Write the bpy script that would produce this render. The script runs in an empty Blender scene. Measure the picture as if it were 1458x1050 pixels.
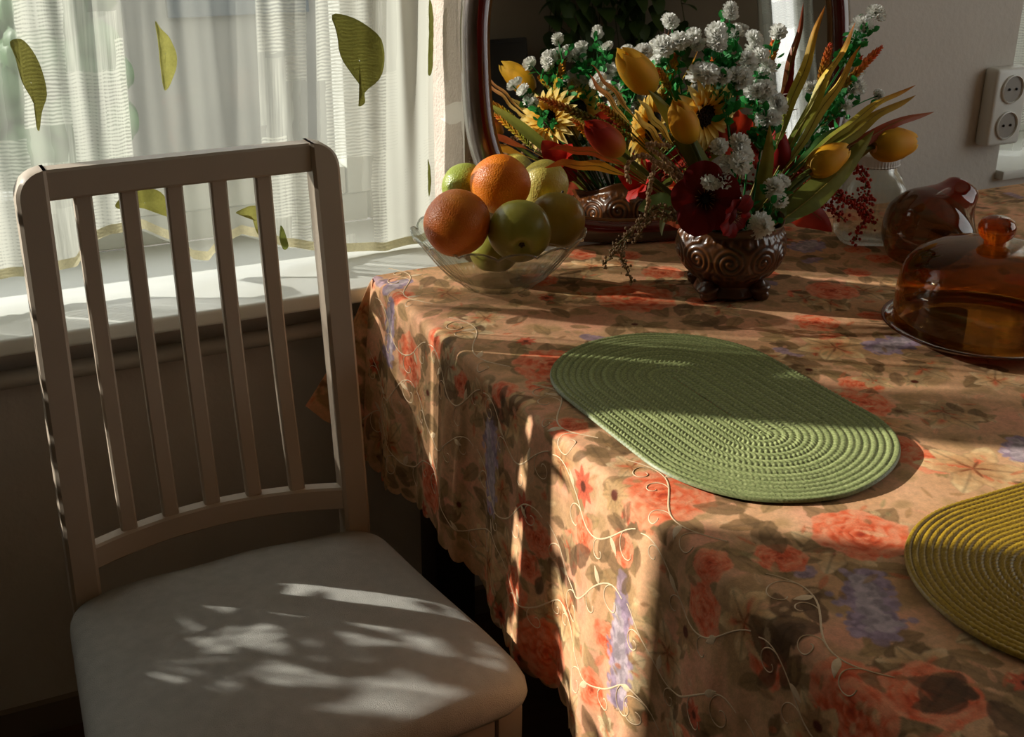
import bpy, bmesh, math, random
import numpy as np
from mathutils import Vector, Matrix

random.seed(7)
rng = np.random.RandomState(11)
PI = math.pi
sc = bpy.context.scene
COL = sc.collection

# ------------------------------------------------------------------ camera, sky, sun, exposure
cam_data = bpy.data.cameras.new('camera')
cam_data.sensor_width = 36.0
cam_data.lens = 42.407
cam_data.clip_start = 0.02
cam = bpy.data.objects.new('camera', cam_data)
COL.objects.link(cam)
cam.matrix_world = Matrix(((0.899117, 0.165557, -0.40519, -0.2732),
                           (-0.437658, 0.354108, -0.826477, -1.4226),
                           (0.006652, 0.920434, 0.390842, 1.3359),
                           (0, 0, 0, 1)))
sc.camera = cam

SUN_AZ, SUN_EL, SUN_W, SKY_W = math.radians(-37.0), math.radians(22.0), 8.2, 2.3
world = bpy.data.worlds.new('sky')
sc.world = world
world.use_nodes = True
wn = world.node_tree.nodes
bg = wn['Background']
bg.inputs[0].default_value = (0.95, 0.96, 0.95, 1)
bg.inputs[1].default_value = SKY_W

sun_data = bpy.data.lights.new('sun', 'SUN')
sun_data.energy = SUN_W
sun_data.color = (1.0, 0.95, 0.87)
sun_data.angle = math.radians(0.6)
sun = bpy.data.objects.new('sun', sun_data)
COL.objects.link(sun)
sd = Vector((math.cos(SUN_AZ) * math.cos(SUN_EL), math.sin(SUN_AZ) * math.cos(SUN_EL), -math.sin(SUN_EL)))
sun.rotation_euler = sd.to_track_quat('-Z', 'Y').to_euler()
sun.location = (-4, 4, 4)


def portal(x0, x1, z0, z1, y, facing, side=False):
    d = bpy.data.lights.new('window_portal', 'AREA')
    d.shape = 'RECTANGLE'
    d.size, d.size_y = x1 - x0, z1 - z0
    d.cycles.is_portal = True
    o = bpy.data.objects.new('window_portal', d)
    COL.objects.link(o)
    o.location = ((x0 + x1) / 2, y, (z0 + z1) / 2)
    o.rotation_euler = Vector((0, facing, 0)).to_track_quat('-Z', 'Z').to_euler()
    if side:      # in the right hand wall: x0..x1 run along y
        o.location = (y, (x0 + x1) / 2, (z0 + z1) / 2)
        o.rotation_euler = Vector((facing, 0, 0)).to_track_quat('-Z', 'Z').to_euler()


portal(-1.45, 0.50, 0.72, 2.1, 0.69, -1)
portal(1.72, 2.6, 0.72, 2.1, 0.69, -1)
portal(-1.95, -0.15, 0.75, 2.3, 2.78, -1, True)

vs = sc.view_settings
vs.view_transform = 'Standard'
vs.look = 'None'
vs.exposure = 0.0
vs.gamma = 1.0
vs.use_curve_mapping = False
sc.cycles.transparent_max_bounces = 24
sc.cycles.max_bounces = 10
sc.cycles.sample_clamp_indirect = 6.0
sc.cycles.caustics_reflective = False
sc.cycles.caustics_refractive = False


# ------------------------------------------------------------------ helpers
def lin(c):
    c = np.asarray(c, float) / 255.0
    return np.where(c <= 0.04045, c / 12.92, ((c + 0.055) / 1.055) ** 2.4)


def rgb(*c):
    return tuple(lin(c)) + (1.0,)


class MB:
    """collects shapes and links them as one mesh object"""
    def __init__(self):
        self.v, self.f, self.c, self.n = [], [], [], 0

    def add(self, v, f, col=None):
        v = np.asarray(v, float).reshape(-1, 3)
        n0 = self.n
        self.v.append(v)
        self.f.extend([tuple(int(i) + n0 for i in q) for q in f])
        if col is None:
            col = (1, 1, 1)
        col = np.asarray(col, float)
        if col.ndim == 1:
            col = np.tile(col[:3], (len(v), 1))
        self.c.append(col.reshape(-1, 3))
        self.n += len(v)
        return self

    def mesh(self, name, mat, smooth=True, sharp=None):
        v = np.concatenate(self.v)
        me = bpy.data.meshes.new(name)
        me.from_pydata(v.tolist(), [], self.f)
        ca = me.color_attributes.new('Col', 'FLOAT_COLOR', 'POINT')
        ca.data.foreach_set('color', np.c_[np.concatenate(self.c), np.ones(len(v))].astype(np.float32).ravel())
        if smooth:
            me.polygons.foreach_set('use_smooth', [True] * len(me.polygons))
            if sharp:
                me.set_sharp_from_angle(angle=math.radians(sharp))
        if mat:
            me.materials.append(mat)
        me.update()
        return me

    def build(self, name, mat, parent=None, smooth=True, sharp=40, local=False):
        if parent is not None and not local:
            off = np.zeros(3)
            p = parent
            while p is not None:
                off += np.array(p.location)
                p = p.parent
            self.v = [a - off for a in self.v]
        o = bpy.data.objects.new(name, self.mesh(name, mat, smooth, sharp))
        COL.objects.link(o)
        o.parent = parent
        return o


def tag(o, label=None, cat=None, group=None, kind=None):
    for k, x in (('label', label), ('category', cat), ('group', group), ('kind', kind)):
        if x:
            o[k] = x
    return o


def thing(name, label, cat, loc=(0, 0, 0), group=None, rotz=0.0):
    o = bpy.data.objects.new(name, None)
    o.empty_display_size = 0.05
    COL.objects.link(o)
    o.location = loc
    o.rotation_euler = (0, 0, rotz)
    return tag(o, label, cat, group)


def inst(name, me, parent, m):
    """an object of its own that shares mesh data, placed in its parent's space"""
    o = bpy.data.objects.new(name, me)
    COL.objects.link(o)
    o.parent = parent
    o.matrix_local = m
    return o


def copy_tree(o, parent=None):
    c = o.copy()
    COL.objects.link(c)
    c.parent = parent
    for ch in list(o.children):
        copy_tree(ch, c)
    return c


def rbox(c, s, r=0.0, seg=2, rot=None):
    bm = bmesh.new()
    bmesh.ops.create_cube(bm, size=1.0)
    for v in bm.verts:
        v.co = Vector((v.co.x * s[0], v.co.y * s[1], v.co.z * s[2]))
    if r > 0:
        bmesh.ops.bevel(bm, geom=list(bm.edges), offset=r, segments=seg, affect='EDGES', profile=0.5)
    if rot is not None:
        bm.transform(rot.to_4x4())
    V = np.array([v.co[:] for v in bm.verts]) + np.array(c)
    bm.verts.index_update()
    F = [[v.index for v in f.verts] for f in bm.faces]
    bm.free()
    return V, F


def grid_faces(nr, nc, wrap_r=False, wrap_c=False):
    F = []
    for i in range(nr if wrap_r else nr - 1):
        i2 = (i + 1) % nr
        for j in range(nc if wrap_c else nc - 1):
            j2 = (j + 1) % nc
            F.append((i * nc + j, i * nc + j2, i2 * nc + j2, i2 * nc + j))
    return F


def lathe(prof, n=48, c=(0, 0, 0), fn=None):
    prof = np.asarray(prof, float)
    th = np.linspace(0, 2 * PI, n, endpoint=False)
    R = np.repeat(prof[:, 0:1], n, 1)
    Z = np.repeat(prof[:, 1:2], n, 1)
    T = np.repeat(th[None, :], len(prof), 0)
    if fn:
        R, Z = fn(R, Z, T)
    V = np.stack([R * np.cos(T), R * np.sin(T), Z], -1).reshape(-1, 3) + np.array(c)
    return V, grid_faces(len(prof), n, wrap_c=True)


def frames(P):
    P = np.asarray(P, float)
    T = np.gradient(P, axis=0)
    T /= np.linalg.norm(T, axis=1)[:, None] + 1e-12
    N = np.zeros_like(P)
    a = np.array([0, 0, 1.0]) if abs(T[0][2]) < 0.9 else np.array([1.0, 0, 0])
    n = np.cross(T[0], a)
    N[0] = n / np.linalg.norm(n)
    for i in range(1, len(P)):
        n = N[i - 1] - T[i] * (N[i - 1] @ T[i])
        N[i] = n / (np.linalg.norm(n) + 1e-12)
    return T, N, np.cross(T, N)


def tube(P, r, n=8, caps=True):
    P = np.asarray(P, float)
    r = np.full(len(P), r) if np.isscalar(r) else np.asarray(r, float)
    T, N, B = frames(P)
    th = np.linspace(0, 2 * PI, n, endpoint=False)
    V = P[:, None, :] + r[:, None, None] * (np.cos(th)[None, :, None] * N[:, None, :] + np.sin(th)[None, :, None] * B[:, None, :])
    F = grid_faces(len(P), n, wrap_c=True)
    if caps:
        F.append(tuple(range(n))[::-1])
        F.append(tuple((len(P) - 1) * n + k for k in range(n)))
    return V.reshape(-1, 3), F


def bez(p0, p1, p2, n=12, p3=None):
    t = np.linspace(0, 1, n)[:, None]
    p0, p1, p2 = (np.asarray(p, float) for p in (p0, p1, p2))
    if p3 is None:
        return (1 - t) ** 2 * p0 + 2 * t * (1 - t) * p1 + t ** 2 * p2
    p3 = np.asarray(p3, float)
    return (1 - t) ** 3 * p0 + 3 * t * (1 - t) ** 2 * p1 + 3 * t * t * (1 - t) * p2 + t ** 3 * p3


def ball(c, r, nu=24, nv=14, fn=None):
    th = np.linspace(0, 2 * PI, nu, endpoint=False)
    ph = np.linspace(0.02, PI - 0.02, nv)
    T, Ph = np.meshgrid(th, ph)
    D = np.stack([np.sin(Ph) * np.cos(T), np.sin(Ph) * np.sin(T), np.cos(Ph)], -1)
    R = np.full(T.shape, 1.0)
    if fn is not None:
        D = fn(D, T, Ph)
    V = (D * np.asarray(r)).reshape(-1, 3) + np.array(c)
    F = grid_faces(nv, nu, wrap_c=True)
    F.append(tuple(range(nu))[::-1])
    F.append(tuple((nv - 1) * nu + k for k in range(nu)))
    return V, [f[::-1] for f in F]


def leafblade(P, w, up=(0, 0, 1), fold=0.25, cols=None, na=5, wave=0.0, edge=None, twist=0.0):
    """blade along path P with half widths w; cols = list of srgb stops along it, edge = srgb of the margin"""
    P = np.asarray(P, float)
    n = len(P)
    w = np.asarray(w, float)
    T = np.gradient(P, axis=0)
    T /= np.linalg.norm(T, axis=1)[:, None] + 1e-12
    S = np.cross(T, np.asarray(up, float))
    S /= np.linalg.norm(S, axis=1)[:, None] + 1e-9
    N = np.cross(S, T)
    t = np.linspace(0, 1, n)
    if twist:
        a = twist * t
        S, N = S * np.cos(a)[:, None] + N * np.sin(a)[:, None], N * np.cos(a)[:, None] - S * np.sin(a)[:, None]
    A = np.linspace(-1, 1, na)
    V = np.zeros((n, na, 3))
    C = np.zeros((n, na, 3))
    stops = np.array([lin(c) for c in (cols or [(70, 90, 40)])])
    for k in range(3):
        base = np.interp(t, np.linspace(0, 1, len(stops)), stops[:, k])
        C[:, :, k] = base[:, None]
    if edge is not None:
        e = lin(edge)
        C[:, 0], C[:, -1] = e, e
    for j, a in enumerate(A):
        wv = wave * np.sin(t * 23 + (2 if a > 0 else 0)) * abs(a) * w
        V[:, j] = P + S * (a * w)[:, None] + N * ((abs(a) * w * fold) + wv)[:, None]
    return V.reshape(-1, 3), grid_faces(n, na), C.reshape(-1, 3)


def lens_width(n, w, peak=0.45, tip=0.02):
    t = np.linspace(0, 1, n)
    a = np.where(t < peak, t / peak * 0.5, 0.5 + (t - peak) / (1 - peak) * 0.5)
    return w * (np.sin(PI * a) ** 0.8 * (1 - tip) + tip * (1 - t))


def rot_to(axis, spin=0.0):
    q = Vector((0, 0, 1)).rotation_difference(Vector(axis).normalized())
    return q.to_matrix().to_4x4() @ Matrix.Rotation(spin, 4, 'Z')


# ------------------------------------------------------------------ materials
def new_mat(name):
    m = bpy.data.materials.new(name)
    m.use_nodes = True
    nt = m.node_tree
    return m, nt, nt.nodes, nt.links, nt.nodes['Principled BSDF']


def plain(name, col, rough=0.5, metal=0.0, var=0.0, vscale=20.0, bump=0.0, bscale=200.0, spec=0.5, coat=0.0, stretch=None):
    m, nt, N, L, b = new_mat(name)
    c = rgb(*col)
    b.inputs['Base Color'].default_value = c
    b.inputs['Roughness'].default_value = rough
    b.inputs['Metallic'].default_value = metal
    b.inputs['Specular IOR Level'].default_value = spec
    b.inputs['Coat Weight'].default_value = coat
    tc = N.new('ShaderNodeTexCoord')
    src = tc.outputs['Object']
    if stretch:
        mp = N.new('ShaderNodeMapping')
        mp.inputs['Scale'].default_value = stretch
        L.new(src, mp.inputs[0])
        src = mp.outputs[0]
    if var > 0:
        nz = N.new('ShaderNodeTexNoise')
        nz.inputs['Scale'].default_value = vscale
        nz.inputs['Detail'].default_value = 5
        L.new(src, nz.inputs['Vector'])
        rp = N.new('ShaderNodeValToRGB')
        rp.color_ramp.elements[0].position, rp.color_ramp.elements[1].position = 0.3, 0.7
        rp.color_ramp.elements[0].color = tuple(max(0, x * (1 - var)) for x in c[:3]) + (1,)
        rp.color_ramp.elements[1].color = tuple(min(1, x * (1 + var)) for x in c[:3]) + (1,)
        L.new(nz.outputs[0], rp.inputs[0])
        L.new(rp.outputs[0], b.inputs['Base Color'])
    if bump > 0:
        nz2 = N.new('ShaderNodeTexNoise')
        nz2.inputs['Scale'].default_value = bscale
        nz2.inputs['Detail'].default_value = 6
        L.new(src, nz2.inputs['Vector'])
        bp = N.new('ShaderNodeBump')
        bp.inputs['Strength'].default_value = bump
        bp.inputs['Distance'].default_value = 0.004
        L.new(nz2.outputs[0], bp.inputs['Height'])
        L.new(bp.outputs[0], b.inputs['Normal'])
    return m


def vcol(name, rough=0.6, trans=0.3, sheen=0.0, bump=0.0, bscale=300, spec=0.3):
    """colour from the mesh's own print/dye attribute, with some light passing through"""
    m, nt, N, L, b = new_mat(name)
    at = N.new('ShaderNodeAttribute')
    at.attribute_name = 'Col'
    nz = N.new('ShaderNodeTexNoise')
    nz.inputs['Scale'].default_value = bscale
    tc = N.new('ShaderNodeTexCoord')
    L.new(tc.outputs['Object'], nz.inputs['Vector'])
    mr = N.new('ShaderNodeMapRange')
    mr.inputs[3].default_value, mr.inputs[4].default_value = 0.82, 1.15
    L.new(nz.outputs[0], mr.inputs[0])
    mx = N.new('ShaderNodeMix')
    mx.data_type = 'RGBA'
    mx.blend_type = 'MULTIPLY'
    mx.inputs[0].default_value = 1.0
    L.new(at.outputs['Color'], mx.inputs[6])
    L.new(mr.outputs[0], mx.inputs[7])
    L.new(mx.outputs[2], b.inputs['Base Color'])
    b.inputs['Roughness'].default_value = rough
    b.inputs['Specular IOR Level'].default_value = spec
    b.inputs['Sheen Weight'].default_value = sheen
    if bump:
        bp = N.new('ShaderNodeBump')
        bp.inputs['Strength'].default_value = bump
        bp.inputs['Distance'].default_value = 0.002
        L.new(nz.outputs[0], bp.inputs['Height'])
        L.new(bp.outputs[0], b.inputs['Normal'])
    if trans > 0:
        tr = N.new('ShaderNodeBsdfTranslucent')
        L.new(mx.outputs[2], tr.inputs[0])
        ms = N.new('ShaderNodeMixShader')
        ms.inputs[0].default_value = trans
        L.new(b.outputs[0], ms.inputs[1])
        L.new(tr.outputs[0], ms.inputs[2])
        L.new(ms.outputs[0], N['Material Output'].inputs[0])
    return m


def thin_glass(name, tint, refl=1.0, rough=0.02, refract=0.0, ior=1.5):
    """clear or tinted glass: light passes tinted, edges and highlights reflect"""
    m, nt, N, L, b = new_mat(name)
    N.remove(b)
    t = N.new('ShaderNodeBsdfTransparent')
    t.inputs[0].default_value = tuple(tint) + (1,)
    g = N.new('ShaderNodeBsdfGlossy')
    g.inputs['Roughness'].default_value = rough
    g.inputs['Color'].default_value = (refl, refl, refl, 1)
    fr = N.new('ShaderNodeFresnel')
    # a pane met from inside reflects as it does from outside (thin wall, no total reflection)
    ge = N.new('ShaderNodeNewGeometry')
    mr = N.new('ShaderNodeMapRange')
    mr.inputs[3].default_value, mr.inputs[4].default_value = ior, 1.0 / ior
    L.new(ge.outputs['Backfacing'], mr.inputs[0])
    L.new(mr.outputs[0], fr.inputs[0])
    ms = N.new('ShaderNodeMixShader')
    src = t.outputs[0]
    if refract > 0:
        gl = N.new('ShaderNodeBsdfGlass')
        gl.inputs['Color'].default_value = tuple(tint) + (1,)
        gl.inputs['IOR'].default_value = 1.35
        gl.inputs['Roughness'].default_value = rough
        m2 = N.new('ShaderNodeMixShader')
        m2.inputs[0].default_value = refract
        L.new(src, m2.inputs[1])
        L.new(gl.outputs[0], m2.inputs[2])
        src = m2.outputs[0]
    L.new(fr.outputs[0], ms.inputs[0])
    L.new(src, ms.inputs[1])
    L.new(g.outputs[0], ms.inputs[2])
    L.new(ms.outputs[0], N['Material Output'].inputs[0])
    return m


M_WALL = plain('grey_wall_paint', (206, 198, 188), 0.85, var=0.05, vscale=6, bump=0.25, bscale=90)
M_PLASTER = plain('rough_plaster', (186, 172, 160), 0.9, var=0.06, vscale=30, bump=0.9, bscale=160)
M_ROOM = plain('room_wall_paint', (190, 168, 136), 0.9, var=0.05, vscale=3, bump=0.1)
M_REAR = plain('rear_wall_paint', (146, 134, 118), 0.9, var=0.05, vscale=3, bump=0.1)
M_CEIL = plain('ceiling_paint', (216, 200, 172), 0.9, var=0.03, vscale=3)
M_FLOOR = plain('dark_floor', (78, 52, 30), 0.6, var=0.2, vscale=4, stretch=(1, 12, 1))
M_SILL = plain('white_sill', (226, 228, 222), 0.45, var=0.02, vscale=8)
M_UPVC = plain('white_window_frame', (214, 216, 208), 0.35, var=0.02, vscale=6)
M_PIPE = plain('painted_pipe', (176, 170, 158), 0.5, var=0.08, vscale=14, bump=0.1, bscale=60)
M_CHAIR = plain('white_chair_paint', (180, 164, 146), 0.42, var=0.03, vscale=16, bump=0.05, bscale=120)
M_SEAT = plain('grey_seat_fabric', (176, 174, 168), 0.95, var=0.07, vscale=60, bump=0.6, bscale=900, spec=0.1)
M_DARKWOOD = plain('dark_table_wood', (38, 24, 16), 0.5, var=0.25, vscale=8, stretch=(1, 1, 9))
M_MFRAME = plain('red_brown_lacquer', (92, 14, 6), 0.22, var=0.25, vscale=10, coat=0.5)
M_MGOLD = plain('gilt_line', (150, 110, 70), 0.35, metal=0.7)
M_BLACK = plain('black_backing', (14, 11, 9), 0.6)
M_POT = None
M_LID = plain('white_jar_lid', (205, 198, 190), 0.4)
M_SOCKET = plain('white_plastic', (222, 222, 216), 0.35)
M_SOCKIN = plain('grey_socket_recess', (150, 144, 136), 0.5)
M_METAL = plain('contact_metal', (120, 115, 105), 0.3, metal=0.9)
M_PETAL = vcol('petal_fabric', 0.6, 0.32, bscale=140)
M_LEAF = vcol('artificial_leaf', 0.45, 0.22, bscale=120)
M_BLOOM = vcol('white_blossom', 0.7, 0.3, bscale=300)
M_SOLID = vcol('dyed_grains', 0.6, 0.1, bscale=200)
M_GLASS = thin_glass('clear_glass', (0.90, 0.91, 0.88), refl=0.55, refract=0.10, rough=0.0, ior=1.42)
M_JAR = thin_glass('jar_glass', (0.90, 0.90, 0.87), refract=0.1, rough=0.02)
M_PANE = thin_glass('window_glass', (0.97, 0.98, 0.97), ior=1.35)
M_AMBER = thin_glass('amber_glass', (0.75, 0.56, 0.32), rough=0.015, ior=1.38)
M_AMBERD = thin_glass('dark_amber_glass', (0.42, 0.20, 0.07), refract=0.15, rough=0.02)

m, nt, N, L, b = new_mat('mirror_silver')
b.inputs['Base Color'].default_value = (0.80, 0.78, 0.74, 1)
b.inputs['Metallic'].default_value = 1.0
b.inputs['Roughness'].default_value = 0.012
M_MIRROR = m

# brown glazed pot: colour darker in the hollows of the relief
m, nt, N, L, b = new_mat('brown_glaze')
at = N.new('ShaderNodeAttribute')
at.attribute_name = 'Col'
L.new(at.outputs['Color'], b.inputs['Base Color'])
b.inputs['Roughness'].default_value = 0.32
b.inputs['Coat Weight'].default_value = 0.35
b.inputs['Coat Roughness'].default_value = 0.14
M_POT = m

# braided mats: dye varies a little along the straw, painted groove shade multiplied in
def straw(name, c1, c2):
    m, nt, N, L, b = new_mat(name)
    tc = N.new('ShaderNodeTexCoord')
    nz = N.new('ShaderNodeTexNoise')
    nz.inputs['Scale'].default_value = 380
    nz.inputs['Detail'].default_value = 3
    L.new(tc.outputs['Object'], nz.inputs['Vector'])
    rp = N.new('ShaderNodeValToRGB')
    rp.color_ramp.elements[0].position, rp.color_ramp.elements[1].position = 0.3, 0.72
    rp.color_ramp.elements[0].color, rp.color_ramp.elements[1].color = rgb(*c1), rgb(*c2)
    L.new(nz.outputs[0], rp.inputs[0])
    at = N.new('ShaderNodeAttribute')
    at.attribute_name = 'Col'
    mx = N.new('ShaderNodeMix')
    mx.data_type = 'RGBA'
    mx.blend_type = 'MULTIPLY'
    mx.inputs[0].default_value = 1
    L.new(rp.outputs[0], mx.inputs[6])
    L.new(at.outputs['Color'], mx.inputs[7])
    L.new(mx.outputs[2], b.inputs['Base Color'])
    b.inputs['Roughness'].default_value = 0.45
    b.inputs['Specular IOR Level'].default_value = 0.4
    return m


M_GREEN = straw('green_straw', (118, 130, 78), (172, 178, 122))
M_YELLOW = straw('mustard_straw', (150, 116, 22), (186, 152, 48))

# fruit skins
def skin(name, c1, c2, c3, scale, bump, bscale, rough=0.4):
    m, nt, N, L, b = new_mat(name)
    tc = N.new('ShaderNodeTexCoord')
    nz = N.new('ShaderNodeTexNoise')
    nz.inputs['Scale'].default_value = scale
    nz.inputs['Detail'].default_value = 4
    L.new(tc.outputs['Object'], nz.inputs['Vector'])
    rp = N.new('ShaderNodeValToRGB')
    rp.color_ramp.elements[0].position, rp.color_ramp.elements[1].position = 0.32, 0.7
    rp.color_ramp.elements[0].color, rp.color_ramp.elements[1].color = rgb(*c1), rgb(*c3)
    e = rp.color_ramp.elements.new(0.52)
    e.color = rgb(*c2)
    L.new(nz.outputs[0], rp.inputs[0])
    L.new(rp.outputs[0], b.inputs['Base Color'])
    vo = N.new('ShaderNodeTexVoronoi')
    vo.inputs['Scale'].default_value = bscale
    L.new(tc.outputs['Object'], vo.inputs['Vector'])
    bp = N.new('ShaderNodeBump')
    bp.inputs['Strength'].default_value = bump
    bp.inputs['Distance'].default_value = 0.001
    L.new(vo.outputs['Distance'], bp.inputs['Height'])
    L.new(bp.outputs[0], b.inputs['Normal'])
    b.inputs['Roughness'].default_value = rough
    b.inputs['Subsurface Weight'].default_value = 0.08
    b.inputs['Subsurface Radius'].default_value = (0.01, 0.004, 0.002)
    return m


M_ORANGE = skin('orange_peel', (222, 110, 4), (234, 128, 8), (242, 148, 16), 18, 0.5, 420)
M_ORANGE2 = skin('red_orange_peel', (198, 90, 6), (212, 108, 10), (222, 132, 22), 14, 0.5, 420)
M_APPLE = skin('green_apple_skin', (128, 128, 40), (146, 142, 54), (160, 150, 66), 16, 0.12, 300, 0.32)
M_APPLE2 = skin('yellow_green_skin', (136, 122, 36), (152, 134, 44), (168, 146, 56), 16, 0.12, 300, 0.35)
M_LEMON = skin('pale_yellow_peel', (176, 160, 70), (192, 174, 82), (204, 186, 98), 14, 0.5, 340, 0.4)
M_LIME = skin('lime_peel', (140, 156, 48), (158, 168, 62), (172, 178, 84), 14, 0.5, 340, 0.35)

# sheer curtain: patches of open organza, ribbed weave and slubbed thread
m, nt, N, L, b = new_mat('sheer_weave')
N.remove(b)
uv = N.new('ShaderNodeAttribute')
uv.attribute_name = 'weave'          # x along the cloth, y down it, z = local openness


def mnode(op, a, b_=None, c_=None):
    n = N.new('ShaderNodeMath')
    n.operation = op
    for i, x in enumerate((a, b_, c_)):
        if x is None:
            continue
        if isinstance(x, (int, float)):
            n.inputs[i].default_value = x
        else:
            L.new(x, n.inputs[i])
    return n.outputs[0]


sep = N.new('ShaderNodeSeparateXYZ')
L.new(uv.outputs['Vector'], sep.inputs[0])
X, Z, OPEN = sep.outputs
nzw = N.new('ShaderNodeTexNoise')
nzw.inputs['Scale'].default_value = 22.0
L.new(uv.outputs['Vector'], nzw.inputs['Vector'])
scw = N.new('ShaderNodeSeparateColor')
L.new(nzw.outputs['Color'], scw.inputs[0])


def patches(w, h, seed):
    """random oblong patches w by h, shifted column by column, edges slightly wandering"""
    xw = mnode('MULTIPLY_ADD', mnode('ADD', X, mnode('MULTIPLY', scw.outputs[0], 0.016)), 1.0 / w, seed)
    col = mnode('FLOOR', xw)
    wn_ = N.new('ShaderNodeTexWhiteNoise')
    wn_.noise_dimensions = '1D'
    L.new(col, wn_.inputs['W'])
    zw = mnode('ADD', mnode('MULTIPLY', mnode('ADD', Z, mnode('MULTIPLY', scw.outputs[1], 0.012)), 1.0 / h), mnode('MULTIPLY', wn_.outputs['Value'], 5.0))
    cv = N.new('ShaderNodeCombineXYZ')
    L.new(col, cv.inputs[0])
    L.new(mnode('FLOOR', zw), cv.inputs[1])
    cv.inputs[2].default_value = seed
    w2 = N.new('ShaderNodeTexWhiteNoise')
    w2.noise_dimensions = '3D'
    L.new(cv.outputs[0], w2.inputs['Vector'])
    return w2.outputs['Value']


ribbed = mnode('GREATER_THAN', patches(0.075, 0.13, 3.3), 0.42)
slub = mnode('GREATER_THAN', patches(0.05, 0.19, 7.7), 0.55)
thick = mnode('MULTIPLY', mnode('GREATER_THAN', patches(0.036, 0.30, 1.9), 0.62), 0.10)
nz1 = N.new('ShaderNodeTexNoise')
nz1.inputs['Scale'].default_value = 45
L.new(uv.outputs['Vector'], nz1.inputs['Vector'])
zz = mnode('ADD', mnode('MULTIPLY', Z, 1180.0), mnode('MULTIPLY', nz1.outputs[0], 9.0))
ribs = mnode('MULTIPLY_ADD', mnode('SINE', zz), 0.5, 0.5)
cx2 = N.new('ShaderNodeCombineXYZ')
L.new(mnode('MULTIPLY', X, 260.0), cx2.inputs[0])
L.new(mnode('MULTIPLY', Z, 9.0), cx2.inputs[1])
nz2 = N.new('ShaderNodeTexNoise')
nz2.inputs['Scale'].default_value = 1.0
nz2.inputs['Detail'].default_value = 3
L.new(cx2.outputs[0], nz2.inputs['Vector'])
thr = mnode('MULTIPLY', mnode('SUBTRACT', nz2.outputs[0], 0.35), 1.0)
dens = mnode('ADD', mnode('MULTIPLY', mnode('MULTIPLY', ribs, ribbed), 0.46), mnode('MULTIPLY', mnode('MULTIPLY', thr, slub), 0.9))
dens = mnode('ADD', mnode('ADD', dens, thick), 0.38)
clear = mnode('SUBTRACT', 1.0, dens)
clear = mnode('ADD', mnode('MAXIMUM', clear, OPEN), mnode('MINIMUM', OPEN, 0.0))
clear = mnode('MINIMUM', mnode('MAXIMUM', clear, 0.06), 0.97)
tp = N.new('ShaderNodeBsdfTransparent')
tl = N.new('ShaderNodeBsdfTranslucent')
tl.inputs[0].default_value = (0.52, 0.52, 0.46, 1)
df = N.new('ShaderNodeBsdfDiffuse')
df.inputs[0].default_value = (0.62, 0.62, 0.57, 1)
m1 = N.new('ShaderNodeMixShader')
m1.inputs[0].default_value = 0.42
L.new(tl.outputs[0], m1.inputs[1])
L.new(df.outputs[0], m1.inputs[2])
m2 = N.new('ShaderNodeMixShader')
L.new(clear, m2.inputs[0])
L.new(m1.outputs[0], m2.inputs[1])
L.new(tp.outputs[0], m2.inputs[2])
L.new(m2.outputs[0], N['Material Output'].inputs[0])
M_SHEER = m
M_APPLIQUE = vcol('olive_applique', 0.9, 0.35, bscale=260, bump=0.5)

# ------------------------------------------------------------------ the room
WY = 0.36          # inner face of the window wall
WO = 0.70          # its outer face
XJ = 0.512         # corner of the window's right reveal
X2 = 1.720         # near edge of the added second window
SILL = 0.722


def structure(name, mb, mat, smooth=False):
    o = mb.build(name, mat, smooth=smooth)
    o['kind'] = 'structure'
    return o


def span(x0, x1, y0, y1, z0, z1):
    return (((x0 + x1) / 2, (y0 + y1) / 2, (z0 + z1) / 2), (x1 - x0, y1 - y0, z1 - z0))


def slab(name, mat, *ss):
    mb = MB()
    for s in ss:
        mb.add(*rbox(*span(*s)))
    return structure(name, mb, mat)


slab('floor', M_FLOOR, (-2.4, 2.75, -3.15, 0.72, -0.06, 0.0))
slab('ceiling', M_CEIL, (-2.4, 2.75, -3.15, 0.72, 2.6, 2.66))
slab('wall_left', M_ROOM, (-2.46, -2.4, -3.15, 0.72, 0, 2.6))
slab('wall_right', M_ROOM, (2.7, 2.76, -3.15, -1.95, 0, 2.6), (2.7, 2.76, -0.15, 0.72, 0, 2.6), (2.7, 2.76, -1.95, -0.15, 0, 0.75), (2.7, 2.76, -1.95, -0.15, 2.3, 2.6))
# far wall behind the camera with a narrow glazed door
slab('wall_rear', M_REAR, (-2.4, 1.78, -3.16, -3.10, 0, 2.6), (2.02, 2.7, -3.16, -3.10, 0, 2.6), (1.78, 2.02, -3.16, -3.10, 2.35, 2.6), (1.78, 2.02, -3.16, -3.10, 0, 0.3))
slab('wall_window', M_WALL, (-2.4, XJ, WY, WO, 0, SILL - 0.026), (XJ, X2, WY, WO, 0, 2.1), (X2, 2.7, WY, WO, 0, SILL), (-2.4, 2.7, WY, WO, 2.1, 2.6))
mb = MB()        # splayed left pier of the window
P = [(-2.4, WY), (-0.95, WY), (-1.48, WO), (-2.4, WO)]
V = [(x, y, z) for z in (SILL - 0.026, 2.1) for x, y in P]
mb.add(V, [(0, 1, 5, 4), (1, 2, 6, 5), (2, 3, 7, 6), (3, 0, 4, 7), (4, 5, 6, 7)])
structure('wall_pier', mb, M_WALL)
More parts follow.
